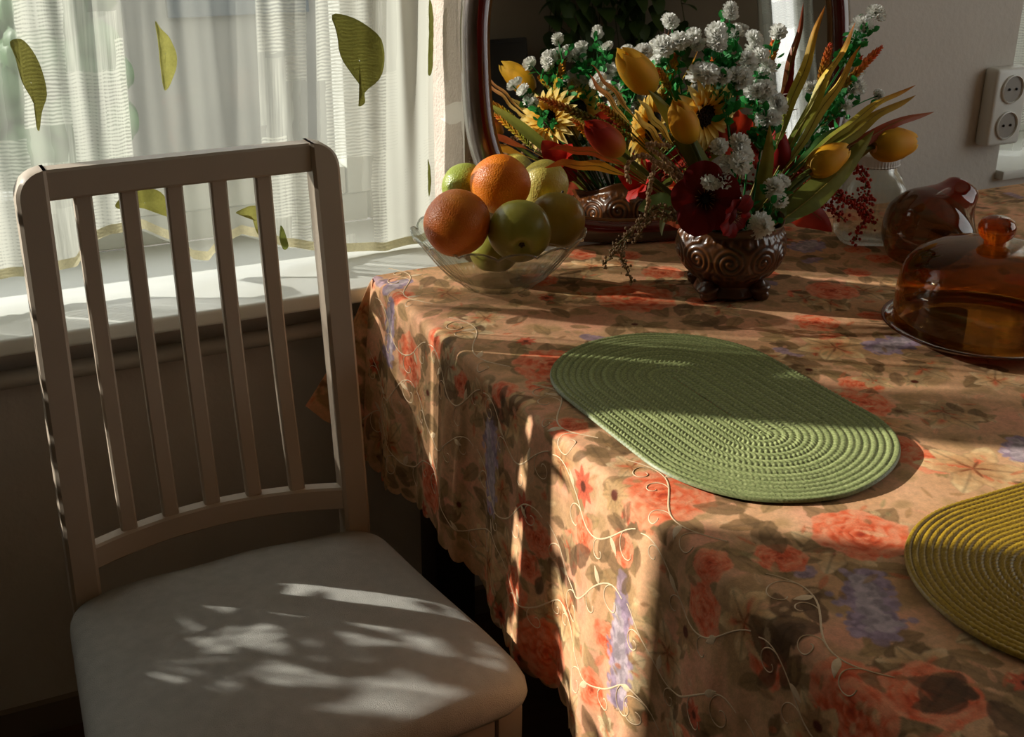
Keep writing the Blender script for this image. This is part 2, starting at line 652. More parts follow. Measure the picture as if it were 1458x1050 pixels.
# the rough plastered reveal, a skin with a rounded arris
mb = MB()
rr = 0.012
pts = [(XJ - 0.001, WO - 0.02)] + [(XJ - 0.001, WY + 0.06), (XJ - 0.001, WY + rr)]
for a in np.linspace(0, PI / 2, 6)[1:]:
    pts.append((XJ - 0.001 + rr * (1 - math.cos(a)), WY + rr - rr * math.sin(a) - 0.001))
pts.append((XJ + 0.05, WY - 0.001))
zs = np.linspace(SILL, 2.1, 60)
V = np.array([[(x + 0.0012 * math.sin(31 * z + 9 * y), y, z) for x, y in pts] for z in zs])
mb.add(V.reshape(-1, 3), grid_faces(len(zs), len(pts)))
structure('trim_reveal', mb, M_PLASTER, smooth=True)
# sill
mb = MB()
mb.add(*rbox(*span(-1.25, 0.500, 0.258, 0.62, SILL - 0.025, SILL), 0.006, 3))
structure('trim_sill', mb, M_SILL, smooth=True)
mb = MB()
mb.add(*rbox(*span(X2 + 0.002, 2.69, 0.34, 0.66, SILL, SILL + 0.02), 0.005, 2))
structure('trim_sill.001', mb, M_SILL, smooth=True)
slab('baseboard_window', plain('baseboard_paint', (120, 108, 92), 0.5), (-2.4, 2.7, WY - 0.014, WY, 0.0, 0.055))


def window(name, x0, x1, z0, z1, y, muls, fw):
    root = bpy.data.objects.new(name, None)
    COL.objects.link(root)
    root['kind'] = 'structure'
    root.location = ((x0 + x1) / 2, y, z0)
    mb = MB()
    for s in ((x0, x0 + fw, z0, z1), (x1 - fw, x1, z0, z1), (x0 + fw, x1 - fw, z0, z0 + 0.055), (x0 + fw, x1 - fw, z1 - 0.06, z1)):
        mb.add(*rbox(*span(s[0], s[1], y - 0.03, y + 0.03, s[2], s[3]), 0.004, 1))
    mb.build('window_frame', M_UPVC, root)
    edges = [x0 + fw] + [v for q in muls for v in (q - 0.03, q + 0.03)] + [x1 - fw]
    for q in muls:
        mb = MB()
        mb.add(*rbox(*span(q - 0.03, q + 0.03, y - 0.028, y + 0.028, z0 + 0.055, z1 - 0.06), 0.004, 1))
        mb.build('mullion', M_UPVC, root)
    for i in range(0, len(edges), 2):
        a, c = edges[i], edges[i + 1]
        sh = MB()
        for s in ((a, a + 0.045, z0 + 0.055, z1 - 0.06), (c - 0.045, c, z0 + 0.055, z1 - 0.06), (a + 0.045, c - 0.045, z0 + 0.055, z0 + 0.108), (a + 0.045, c - 0.045, z1 - 0.11, z1 - 0.06)):
            sh.add(*rbox(*span(s[0] + 0.001, s[1] - 0.001, y - 0.045, y + 0.02, s[2] + 0.001, s[3] - 0.001), 0.005, 2))
        so = sh.build('sash', M_UPVC, root)
        g = MB()
        g.add(*rbox(*span(a + 0.04, c - 0.04, y - 0.004, y + 0.004, z0 + 0.1, z1 - 0.1)))
        g.build('pane', M_PANE, so, smooth=False)
    return root


w1 = window('window_1', -1.46, XJ - 0.004, SILL, 2.098, 0.645, [-0.80], 0.075)
mb = MB()
mb.add(*rbox((0.440, 0.598, 0.866), (0.018, 0.012, 0.05), 0.004, 2))
mb.add(*tube([(0.452, 0.598, 0.842), (0.452, 0.598, 0.892)], 0.006, 10))
mb.build('hinge', M_UPVC, w1)
window('window_standin', X2 + 0.002, 2.69, SILL + 0.02, 2.098, 0.645, [2.2], 0.05)  # added window, stands in for a bright patch of unknown source
w4 = window('window_fill_right', -1.95, -0.15, 0.75, 2.298, 0.0, [], 0.05)  # unseen window, added to brighten the mirror wall from the right
w4.location = (2.73, 0, 0.75)
w4.rotation_euler = (0, 0, PI / 2)
for ch_ in w4.children_recursive:
    if ch_.parent is w4:
        ch_.location.x += -1.05
window('window_3', 1.782, 2.018, 0.302, 2.348, -3.13, [], 0.02)

# ------------------------------------------------------------------ outside
m_ground = plain('paving', (104, 102, 96), 0.9, var=0.15, vscale=1.2)
mb = MB()
mb.add(*rbox(*span(-20, 24, 0.72, 30, -0.75, -0.65)))
structure('ground_outside', mb, m_ground)
bd = thing('house', 'pale rendered house seen through the sheer curtain across the yard', 'house', (2.6, 7.0, -0.65))
mb = MB()
mb.add(*rbox(*span(0.5, 9, 6.5, 9, -0.65, 2.6)))
mb.build('wall', plain('render_wall', (132, 130, 122), 0.9, var=0.05, vscale=2), bd, smooth=False)
for k in range(3):
    mb = MB()
    x = 1.2 + k * 2.2
    mb.add(*rbox(*span(x, x + 0.9, 6.45, 6.52, 0.4, 1.8)))
    mb.build('house_window', plain('dark_pane', (70, 78, 82), 0.2), bd, smooth=False)
for k, (x, y, s, lab) in enumerate(((-1.3, 6.0, 1.0, 'bushy green shrub beyond the far left of the curtained window'), (0.33, 5.0, 0.72, 'smaller pale green shrub in front of the house outside'))):
    mb = MB()
    for i in range(150):
        a = rng.rand() * 2 * PI
        q = rng.rand() ** 0.5 * s * 0.42
        mb.add(*ball((x + q * math.cos(a), y + q * math.sin(a), -0.45 + rng.rand() * (1.55 if s < 0.9 else 1.6)), (0.09 * s + 0.05, 0.09 * s + 0.05, 0.08 * s + 0.05), 18, 12, lambda D, T, Ph: D * (1 + 0.10 * np.sin(9 * T + 5 * Ph) * np.sin(7 * Ph))[..., None]), col=lin((92, 122, 84)) * (0.7 + 0.6 * rng.rand()))
    tag(mb.build('shrub', M_LEAF), lab, 'shrub')

# ------------------------------------------------------------------ pipe under the sill
mb = MB()
xs = np.linspace(-1.6, 1.6, 40)
mb.add(*tube([(x, 0.322, 0.640 + 0.002 * math.sin(3 * x)) for x in xs], 0.0135, 16))
pipe = mb.build('heating_pipe', M_PIPE)
tag(pipe, 'painted horizontal heating pipe on the wall below the windowsill', 'pipe')
for x in (-0.62, 0.36):
    mb = MB()
    mb.add(*tube([(x, 0.322, 0.64), (x, 0.362, 0.64)], 0.006, 8))
    mb.build('bracket', M_PIPE, pipe)

# ------------------------------------------------------------------ sheer curtain
HX = [-0.56, -0.40, -0.21, -0.151, -0.10, -0.076, -0.044, 0.003, 0.048, 0.072, 0.096, 0.123, 0.152, 0.180, 0.219, 0.307, 0.392, 0.456, 0.497]
HZ = [0.735, 0.775, 0.758, 0.757, 0.763, 0.795, 0.808, 0.808, 0.782, 0.752, 0.746, 0.768, 0.783, 0.772, 0.752, 0.731, 0.7235, 0.728, 0.732]


def curtain_y(x, z):
    k = np.clip((z - 0.72) / 0.5, 0.25, 1)
    f = 0.011 * np.sin(2 * PI * x / 0.105 + 0.6) + 0.007 * np.sin(2 * PI * x / 0.061 + 1.9 + 1.2 * np.sin(4 * z)) + 0.004 * np.sin(2 * PI * x / 0.033)
    calm = 1 - 0.75 * np.exp(-((x - 0.335) / 0.05) ** 2)
    return 0.422 + f * k * calm + 0.030 * np.clip((x - 0.445) / 0.04, 0, 1) ** 2


def open_at(x):
    o = np.zeros_like(x)
    for c, w, a in ((0.280, 0.0075, 0.93), (-0.266, 0.008, 0.93), (-0.45, 0.012, 0.9)):
        o = np.maximum(o, a * (np.abs(x - c) < w))
    o = np.maximum(o, 0.70 * ((x > 0.005) & (x < 0.20)))
    o = np.where(x > 0.405, -0.46, o)
    o = np.where((x < -0.03) & (o < 0.1), -0.12, o)
    return o


cur = thing('sheer_curtain', 'white sheer curtain with ribbed weave and olive leaf appliques at the window', 'curtain', (0, 0.42, SILL))
nx, nz_ = 420, 150
xs = np.linspace(-0.56, 0.496, nx)
hz = np.interp(xs, HX, HZ)
t = np.linspace(0, 1, nz_)[:, None]
Zg = hz[None, :] * (1 - t) + 2.0 * t
Xg = np.repeat(xs[None, :], nz_, 0)
sw = 0.008 * np.sin(5 * Zg + 1)
Xg = Xg + sw * np.clip((Xg + 0.56) / 0.3, 0, 1) * np.clip((0.496 - Xg) / 0.05, 0.0, 1)
Yg = curtain_y(Xg, Zg)
mb = MB()
mb.add(np.stack([Xg, Yg, Zg], -1).reshape(-1, 3), grid_faces(nz_, nx))
co = mb.build('curtain_panel', M_SHEER, cur)
wv = co.data.attributes.new('weave', 'FLOAT_VECTOR', 'POINT')
slen = np.concatenate([[0], np.cumsum(np.hypot(np.diff(xs), np.diff(curtain_y(xs, xs * 0 + 1.1))))])
wv.data.foreach_set('vector', np.stack([np.repeat(slen[None, :], nz_, 0), Zg, np.repeat(open_at(xs)[None, :], nz_, 0)], -1).astype(np.float32).ravel())
mb = MB()           # yellow hem tape
rows = []
for dz in (0.0, 0.005, 0.010, 0.015):
    rows.append(np.stack([xs, curtain_y(xs, hz + dz) - 0.0012, hz + dz], -1))
mb.add(np.array(rows).reshape(-1, 3), grid_faces(4, nx), col=lin((206, 198, 164)))
mb.build('hem_tape', M_APPLIQUE, cur)
mb = MB()
mb.add(*tube([(-1.5, 0.425, 2.0), (0.50, 0.425, 2.0)], 0.01, 10))
mb.build('curtain_rod', M_UPVC, cur)


def applique(poly, col):
    """leaf of cloth stitched on the curtain: outline in x,z fanned to its midrib, following the folds"""
    poly = np.array(poly)
    n = len(poly)
    c = poly.mean(0)
    V, F = [], []
    for k, s in enumerate((1.0, 0.9, 0.6, 0.3, 0.02)):
        q = c + (poly - c) * s
        y = curtain_y(q[:, 0], q[:, 1]) - 0.0035 + (0.0015 if k == 0 else 0) - 0.0008 * np.sin(q[:, 1] * 260)
        V.append(np.stack([q[:, 0], y, q[:, 1]], -1))
    F = grid_faces(5, n, wrap_c=True)
    C = np.concatenate([np.tile(lin(col) * (0.8 if k == 0 else 1), (n, 1)) for k in range(5)])
    mb = MB()
    mb.add(np.array(V).reshape(-1, 3), F, C)
    mb.build('leaf_applique', M_APPLIQUE, cur)


def smooth_poly(pts, n=40):
    pts = np.array(pts, float)
    m_ = len(pts)
    out = []
    for i in range(m_):
        p0, p1, p2, p3 = pts[i - 1], pts[i], pts[(i + 1) % m_], pts[(i + 2) % m_]
        for u in np.linspace(0, 1, max(2, n // m_), endpoint=False):
            out.append(0.5 * ((2 * p1) + (-p0 + p2) * u + (2 * p0 - 5 * p1 + 4 * p2 - p3) * u * u + (-p0 + 3 * p1 - 3 * p2 + p3) * u ** 3))
    return out


def xz(*ps):
    return smooth_poly([(p[0], p[2]) for p in ps])


OL = (128, 126, 62)
applique(xz((0.319,0.420,1.110), (0.343,0.420,1.108), (0.371,0.420,1.094), (0.394,0.420,1.071), (0.399,0.420,1.038), (0.389,0.420,1.009), (0.367,0.420,0.989), (0.366,0.420,0.973), (0.354,0.420,0.969), (0.359,0.420,0.997), (0.345,0.420,1.020), (0.329,0.420,1.048), (0.325,0.420,1.082)), OL)
applique(xz((-0.148,0.420,1.097), (-0.133,0.420,1.100), (-0.119,0.420,1.082), (-0.110,0.420,1.054), (-0.108,0.420,1.020), (-0.118,0.420,0.996), (-0.125,0.420,0.971), (-0.129,0.420,0.977), (-0.128,0.420,1.009), (-0.140,0.420,1.042), (-0.144,0.420,1.076)), (138, 134, 70))
applique(xz((0.051,0.420,1.114), (0.058,0.420,1.104), (0.071,0.420,1.088), (0.078,0.420,1.061), (0.071,0.420,1.035), (0.055,0.420,1.015), (0.052,0.420,1.044), (0.052,0.420,1.084)), (176, 172, 96))
applique(xz((0.488,0.420,1.123), (0.498,0.420,1.104), (0.497,0.420,1.049), (0.493,0.420,1.009), (0.484,0.420,1.010), (0.487,0.420,1.071)), (150, 154, 84))
applique(xz((-0.036,0.418,0.851), (-0.017,0.418,0.867), (0.004,0.418,0.872), (0.030,0.418,0.866), (0.043,0.418,0.847), (0.047,0.418,0.822), (0.029,0.418,0.829), (0.001,0.418,0.841), (-0.020,0.418,0.841)), (150, 146, 74))
applique(xz((0.145,0.418,0.817), (0.161,0.418,0.826), (0.179,0.418,0.825), (0.189,0.418,0.812), (0.196,0.418,0.781), (0.188,0.418,0.760), (0.176,0.418,0.781), (0.167,0.418,0.810)), (160, 156, 84))
applique(xz((0.215,0.418,0.788), (0.221,0.418,0.778), (0.226,0.418,0.752), (0.217,0.418,0.748), (0.212,0.418,0.767)), (120, 126, 60))
applique(xz((0.480,0.420,0.864), (0.487,0.420,0.848), (0.487,0.420,0.812), (0.480,0.420,0.804)), (130, 134, 66))

# added panel of the same cloth, standing in for an unexplained bright patch
cur2 = thing('sheer_curtain', 'added sheer curtain standing in for the bright patch beyond the socket plate', 'curtain', (2.0, 0.45, SILL))
xs2 = np.linspace(X2 + 0.01, 2.62, 160)
zs2 = np.linspace(SILL + 0.03, 2.05, 40)
Xg, Zg = np.meshgrid(xs2, zs2)
Yg = 0.45 + 0.012 * np.sin(2 * PI * Xg / 0.09)
mb = MB()
mb.add(np.stack([Xg, Yg, Zg], -1).reshape(-1, 3), grid_faces(40, 160))
c2 = mb.build('curtain_panel', M_SHEER, cur2)
wv = c2.data.attributes.new('weave', 'FLOAT_VECTOR', 'POINT')
wv.data.foreach_set('vector', np.stack([Xg * 1.3, Zg, Xg * 0], -1).astype(np.float32).ravel())
cur3 = thing('sheer_curtain', 'pale sheer curtain in the narrow glazed door reflected in the mirror', 'curtain', (1.9, -3.07, 0.3))
xs3 = np.linspace(1.79, 2.01, 60)
zs3 = np.linspace(0.32, 2.3, 30)
Xg, Zg = np.meshgrid(xs3, zs3)
Yg = -3.06 + 0.012 * np.sin(2 * PI * Xg / 0.06)
mb = MB()
mb.add(np.stack([Xg, Yg, Zg], -1).reshape(-1, 3), grid_faces(30, 60))
c3 = mb.build('curtain_panel', M_SHEER, cur3)
wv = c3.data.attributes.new('weave', 'FLOAT_VECTOR', 'POINT')
wv.data.foreach_set('vector', np.stack([Xg * 1.3, Zg, Xg * 0], -1).astype(np.float32).ravel())

# ------------------------------------------------------------------ table and its cloth
TZ, EX, BY, FY, RX = 0.747, 0.300, 0.240, -1.06, 1.70
tb = thing('dining_table', 'dark wooden dining table under the floral cloth', 'table', (1.0, -0.4, 0))
mb = MB()
mb.add(*rbox(*span(EX + 0.004, RX - 0.004, FY + 0.004, BY - 0.004, TZ - 0.030, TZ - 0.003), 0.006, 2))
mb.build('tabletop', M_DARKWOOD, tb)
mb = MB()
for s in ((EX + 0.07, RX - 0.07, BY - 0.095, BY - 0.07), (EX + 0.07, RX - 0.07, FY + 0.07, FY + 0.095), (EX + 0.07, EX + 0.095, FY + 0.07, BY - 0.07), (RX - 0.095, RX - 0.07, FY + 0.07, BY - 0.07)):
    mb.add(*rbox(*span(*s, TZ - 0.13, TZ - 0.032), 0.003, 1))
mb.build('apron', M_DARKWOOD, tb)
for x in (EX + 0.085, RX - 0.085):
    for y in (BY - 0.085, FY + 0.085):
        mb = MB()
        mb.add(*rbox(*span(x - 0.035, x + 0.035, y - 0.035, y + 0.035, 0.0, TZ - 0.032), 0.006, 2))
        mb.build('leg', M_DARKWOOD, tb)

# --- the printed pattern, painted as dye in cloth coordinates (u from the table's left edge, v along it)
RES = 0.001
U0, U1, V0, V1 = -0.40, 1.46, -1.40, 0.62
IW, IH = int((U1 - U0) / RES), int((V1 - V0) / RES)


def vnoise(shape, cell, seed):
    r_ = np.random.RandomState(seed)
    h, w = shape
    gh, gw = int(h / cell) + 3, int(w / cell) + 3
    g = r_.rand(gh, gw)
    y = np.arange(h) / cell
    x = np.arange(w) / cell
    y0, x0 = y.astype(int), x.astype(int)
    fy, fx = y - y0, x - x0
    fy, fx = (fy * fy * (3 - 2 * fy))[:, None], (fx * fx * (3 - 2 * fx))[None, :]
    a = g[y0][:, x0] * (1 - fx) + g[y0][:, x0 + 1] * fx
    b_ = g[y0 + 1][:, x0] * (1 - fx) + g[y0 + 1][:, x0 + 1] * fx
    return a * (1 - fy) + b_ * fy


n1, n2, n3 = vnoise((IH, IW), 60, 1), vnoise((IH, IW), 22, 2), vnoise((IH, IW), 7, 3)
IMG = np.zeros((IH, IW, 3))
ca, cb, cc = np.array((224, 178, 144.)), np.array((204, 156, 114.)), np.array((230, 158, 130.))
w1_ = (n1 * 0.6 + n2 * 0.4)[..., None]
IMG[:] = ca * w1_ + cb * (1 - w1_)
IMG += (cc - IMG) * np.clip((n1 - 0.55) * 3, 0, 1)[..., None] * 0.7
# washes of dull olive
IMG += (np.array((158, 128, 84.)) - IMG) * np.clip((n2 - 0.55) * 4, 0, 1)[..., None] * 0.55
STREAK = n3


def win(u, v, r):
    i0, i1 = int((v - r - V0) / RES), int((v + r - V0) / RES)
    j0, j1 = int((u - r - U0) / RES), int((u + r - U0) / RES)
    i0, j0, i1, j1 = max(i0, 0), max(j0, 0), min(i1, IH), min(j1, IW)
    if i1 - i0 < 2 or j1 - j0 < 2:
        return None
    Vv, Uu = np.mgrid[i0:i1, j0:j1]
    return (slice(i0, i1), slice(j0, j1)), Uu * RES + U0 - u, Vv * RES + V0 - v


def put(sl, col, a):
    IMG[sl] += (col - IMG[sl]) * np.clip(a, 0, 1)[..., None]


def ss(x, a, b_):
    t_ = np.clip((x - a) / (b_ - a), 0, 1)
    return t_ * t_ * (3 - 2 * t_)


def petal(u, v, ln, wd, ang, c_in, c_out, streak=None, tipw=0.9, alpha=0.92):
    q = win(u + 0.5 * ln * math.cos(ang), v + 0.5 * ln * math.sin(ang), ln * 0.62 + wd)
    if q is None:
        return
    sl, du, dv = q
    du = du + 0.5 * ln * math.cos(ang)
    dv = dv + 0.5 * ln * math.sin(ang)
    a = (du * math.cos(ang) + dv * math.sin(ang)) / ln
    b_ = -du * math.sin(ang) + dv * math.cos(ang)
    s_ = STREAK[sl]
    w = wd * np.sin(PI * np.clip(a, 0, 1) ** tipw) ** 0.7 * (0.86 + 0.28 * s_)
    mask = ss(w - np.abs(b_), -0.0006, 0.0012) * (a > 0) * (a < 1)
    g = np.clip(a + 0.45 * (s_ - 0.5), 0, 1)[..., None]
    col = np.array(c_in) * (1 - g) + np.array(c_out) * g
    rib = np.exp(-(b_ / (wd * 0.10 + 1e-6)) ** 2)[..., None] * 0.22
    if streak is not None:
        k = (np.exp(-(b_ / (wd * 0.30)) ** 2) * ss(0.8 - a, 0, 0.5) * (s_ > 0.42))[..., None]
        col = col + (np.array(streak) - col) * k * 0.85
    else:
        col = col * (1 - rib)
    edge = ss(np.abs(b_) / (w + 1e-6), 0.75, 1.0)[..., None]
    col = col * (1 - 0.16 * edge)
    put(sl, col, mask * alpha)


def leafp(u, v, ln, ang, dark=0.0):
    base = np.array((158, 130, 86.)) * (1 - dark) + np.array((92, 66, 44.)) * dark
    petal(u, v, ln, ln * 0.25, ang, base * 0.86, base * 1.10, tipw=0.85, alpha=0.66)


CORAL, CORALD, CORALL = (218, 94, 56), (164, 58, 34), (240, 154, 118)


def rose(u, v, r, a0=None, c1=CORALD, c2=CORAL, c3=CORALL):
    a0 = random.random() * 6 if a0 is None else a0
    for k, ring in enumerate((1.0, 0.78, 0.56, 0.36, 0.2)):
        npt = 6 if k < 2 else 5
        for i in range(npt):
            a = a0 + k * 0.7 + i * 2 * PI / npt
            cu, cv = u + 0.42 * ring * r * math.cos(a), v + 0.42 * ring * r * math.sin(a)
            pr = 0.60 * ring * r
            q = win(cu, cv, pr * 1.15)
            if q is None:
                continue
            sl, du, dv = q
            s_ = STREAK[sl]
            th = np.arctan2(dv, du)
            d = np.hypot(du, dv) / pr * (1 + 0.07 * np.sin(5 * th + i) + 0.16 * (s_ - 0.5))
            outward = (du * math.cos(a) + dv * math.sin(a)) / pr
            g = np.clip(0.5 + 0.55 * outward + 0.5 * (s_ - 0.5), 0, 1)[..., None]
            lo, mi, hi = np.array(c1), np.array(c2), np.array(c3)
            col = np.where(g < 0.55, lo + (mi - lo) * g / 0.55, mi + (hi - mi) * (g - 0.55) / 0.45)
            put(sl, col, ss(1.0 - d, -0.01, 0.06) * 0.9)


def lily(u, v, r, a0=None, cream=(230, 198, 150), deep=(186, 136, 90), st=(206, 92, 58), n=6):
    a0 = random.random() * 6 if a0 is None else a0
    for i in range(n):
        a = a0 + i * 2 * PI / n + 0.15 * math.sin(i * 2.3)
        petal(u, v, r * (0.85 + 0.25 * random.random()), r * 0.30, a, deep, cream, streak=st if i % 2 == 0 else None, tipw=0.8)
    for i in range(5):
        petal(u, v, r * 0.35, r * 0.035, a0 + 1.3 * i, (150, 84, 50), (120, 70, 40))


def daisy(u, v, r, c=(222, 106, 74), ctr=(96, 46, 28), n=8):
    a0 = random.random() * 6
    for i in range(n):
        petal(u, v, r, r * 0.27, a0 + i * 2 * PI / n, np.array(c) * 0.86, c, tipw=0.6)
    q = win(u, v, r * 0.4)
    if q:
        sl, du, dv = q
        put(sl, np.array(ctr, float) * np.ones(du.shape + (3,)), ss(0.26 * r - np.hypot(du, dv), -0.0008, 0.001))


def lilac(u, v, ln, wd, ang, base=(146, 124, 152)):
    nd = int(ln * wd * 1.1e5)
    for k in range(nd):
        a = (random.random() - 0.5)
        wloc = wd * 0.5 * (1 - abs(a + 0.1) ** 1.5)
        b_ = random.gauss(0, 0.45) * wloc
        pu = u + a * ln * math.cos(ang) - b_ * math.sin(ang)
        pv = v + a * ln * math.sin(ang) + b_ * math.cos(ang)
        r = 0.0026 + 0.0028 * random.random()
        q = win(pu, pv, r + 0.002)
        if q:
            sl, du, dv = q
            f = 0.82 + 0.36 * random.random()
            put(sl, np.array(base) * f * np.ones(du.shape + (3,)), ss(r - np.hypot(du, dv), -0.001, 0.001) * 0.85)


# all-over scatter
pts_ = []
tries = 0
while len(pts_) < 560 and tries < 40000:
    tries += 1
    p_ = (U0 + random.random() * (U1 - U0), V0 + random.random() * (V1 - V0))
    if all((p_[0] - q[0]) ** 2 + (p_[1] - q[1]) ** 2 > 0.043 ** 2 for q in pts_):
        pts_.append(p_)
for i, (u, v) in enumerate(pts_):
    for k in range(4):
        leafp(u + random.gauss(0, 0.02), v + random.gauss(0, 0.02), 0.026 + 0.03 * random.random(), random.random() * 6.28, random.random() ** 2 * 0.8)
for i, (u, v) in enumerate(pts_):
    k = i % 11
    if k in (0, 5, 9):
        rose(u, v, 0.020 + 0.014 * random.random())
    elif k in (1, 4, 8):
        lily(u, v, 0.028 + 0.016 * random.random(), cream=(226, 196, 154) if k != 8 else (208, 166, 122))
    elif k == 2:
        daisy(u, v, 0.013 + 0.006 * random.random())
    elif k == 3:
        lilac(u, v, 0.036, 0.018, random.random() * 3, (158, 132, 142))
    elif k == 6:
        daisy(u, v, 0.018, c=(200, 166, 122))
    elif k in (7, 9) and i % 2:
        a_ = random.random() * 6.28
        for j in range(3):
            leafp(u, v, 0.035 + 0.014 * random.random(), a_ + (j - 1) * 0.7, 0.35 + 0.5 * random.random())
for k in range(170):
    u, v = U0 + random.random() * (U1 - U0), V0 + random.random() * (V1 - V0)
    c_ = random.choice(((232, 204, 160), (226, 188, 138), (214, 170, 124), (200, 164, 120)))
    lily(u, v, 0.020 + 0.020 * random.random(), cream=c_, deep=np.array(c_) * 0.74, n=random.choice((5, 6, 7)))
    leafp(u + 0.02, v + 0.015, 0.03, random.random() * 6.28, 0.5 + 0.5 * random.random())
# the blooms that the photograph shows large
for (u, v, r) in ((0.033,-0.534, 0.052), (0.160,-0.679, 0.048), (0.065,-0.680, 0.026), (0.314,-0.019, 0.06), (0.087,-0.188, 0.05), (0.366,-0.447, 0.036), (-0.286,-0.362, 0.046), (-0.234,-0.011, 0.04), (-0.016,-0.858, 0.05), (-0.071,0.073, 0.04), (0.594,-0.115, 0.04), (0.050,-0.889, 0.04)):
    for k in range(4):
        leafp(u, v, r * 1.45, k * 1.7 + u * 9 + 0.4 * random.random(), 0.5)
    rose(u, v, r)
for (u, v, r) in ((0.358,-0.625, 0.060), (0.452,-0.293, 0.05), (-0.225,0.129, 0.05), (-0.254,-0.201, 0.055), (-0.013,-0.262, 0.04), (0.089,-0.350, 0.05), (-0.072,-0.831, 0.045), (-0.019,-0.721, 0.04), (0.656,-0.258, 0.05), (0.028,-0.026, 0.04), (-0.201,-0.411, 0.05)):
    lily(u, v, r)
for (u, v, r, c) in ((-0.028,-0.432, 0.024, (226, 104, 74)), (-0.006,-0.494, 0.024, (196, 156, 108)), (-0.120,-0.311, 0.026, (220, 108, 78)), (-0.086,-0.834, 0.02, (176, 132, 88)), (-0.056,-0.825, 0.02, (186, 140, 96)), (-0.084,-0.638, 0.024, (196, 150, 104))):
    daisy(u, v, r, c)
for (u, v, ln, wd, a) in ((-0.111,-0.202, 0.13, 0.045, 0.05), (-0.172,-0.534, 0.13, 0.042, 0.06), (-0.054,0.145, 0.10, 0.035, 0.1), (0.532,-0.317, 0.09, 0.045, 0.0), (0.437,-0.612, 0.06, 0.03, 0.6), (0.090,-0.773, 0.10, 0.05, 0.9), (0.022,0.185, 0.05, 0.03, 0.3), (0.707,0.083, 0.07, 0.05, 0.3)):
    lilac(u, v, ln, wd, a, (160, 138, 158))
    lilac(u, v, ln * 0.8, wd * 0.5, a + 0.2, (176, 160, 168))
for (u, v, ln, d_) in ((-0.151,-0.409, 0.055, 0.95), (0.016,-0.772, 0.06, 0.9), (0.083,-0.900, 0.06, 0.95), (0.089,-0.621, 0.05, 0.6), (-0.025,-0.233, 0.045, 0.85), (-0.035,-0.764, 0.05, 0.9), (-0.039,-0.524, 0.04, 0.7), (-0.063,-0.045, 0.05, 0.6), (0.254,0.095, 0.06, 0.7), (0.346,-0.159, 0.06, 0.6)):
    for k in range(5):
        leafp(u + random.gauss(0, 0.01), v + random.gauss(0, 0.01), ln * (0.6 + 0.5 * random.random()), k * 0.75 + u * 17 + random.gauss(0, 0.3), d_)
# fine brush sprigs and light strokes over everything
for k in range(2600):
    u, v = U0 + random.random() * (U1 - U0), V0 + random.random() * (V1 - V0)
    c_ = random.choice(((236, 204, 158), (232, 190, 150), (176, 134, 88), (150, 108, 70), (220, 116, 76), (240, 172, 136), (168, 150, 104)))
    petal(u, v, 0.010 + 0.016 * random.random(), 0.0016 + 0.0030 * random.random(), random.random() * 6.28, np.array(c_) * 0.94, c_, alpha=0.55)
IMG *= (0.95 + 0.10 * vnoise((IH, IW), 4, 9))[..., None] * (0.94 + 0.12 * vnoise((IH, IW), 140, 10))[..., None] * np.array((1.10, 1.08, 1.05))
IMG = np.clip(IMG, 12, 250)
IMGL = lin(IMG)


def cloth_col(U, V):
    i = np.clip((V - V0) / RES - 0.5, 0, IH - 2)
    j = np.clip((U - U0) / RES - 0.5, 0, IW - 2)
    i0, j0 = i.astype(int), j.astype(int)
    fi, fj = (i - i0)[..., None], (j - j0)[..., None]
    return (IMGL[i0, j0] * (1 - fi) * (1 - fj) + IMGL[i0 + 1, j0] * fi * (1 - fj) + IMGL[i0, j0 + 1] * (1 - fi) * fj + IMGL[i0 + 1, j0 + 1] * fi * fj)


RC = 0.0115


def fold_f(V):
    f = 0.012 + 0.009 * np.sin(2 * PI * V / 0.21 - 2.47) + 0.004 * np.sin(2 * PI * V / 0.117 + 0.4) + 0.0012 * np.sin(2 * PI * V / 0.041)
    return f + 0.022 * np.exp(-((V - 0.235) / 0.035) ** 2)


def cloth_xyz(U, V, lift=0.0):
    """side hang and top of the cloth"""
    s = RC - U
    ph = np.clip(s, 0, RC * PI / 2) / RC
    hang = np.maximum(s - RC * PI / 2, 0)
    x = np.where(s <= 0, EX + U, EX + RC - (RC + lift) * np.sin(ph))
    z = TZ - RC + (RC + lift) * np.cos(ph) - hang
    g = np.clip(hang / 0.30, 0, 1.3) ** 0.75
    x = x - fold_f(V) * g
    top = (s <= 0)
    wr = 0.0010 * np.sin(U * 31 + V * 12) * np.sin(V * 23 - U * 9) + 0.0006 * np.sin(V * 70 + U * 20)
    wr = wr * np.clip((U - RC) / 0.05, 0, 1)
    z = z + np.where(top, wr, 0)
    # the edge of the top sags a little between the folds
    z = z - 0.003 * np.clip(1 - np.abs(U) / 0.04, 0, 1) * (0.5 + 0.5 * np.sin(2 * PI * V / 0.175 + 1.1))
    y = V + 0.004 * g * np.sin(2 * PI * V / 0.083)
    return np.stack([x, y, z], -1)


def hem_len(V):
    base = np.interp(V, [-1.1, -0.7, -0.3, -0.08, 0.2, 0.25], [0.335, 0.33, 0.318, 0.275, 0.30, 0.28])
    return base - 0.008 * np.abs(np.sin(PI * V / 0.032)) ** 0.6 * -1


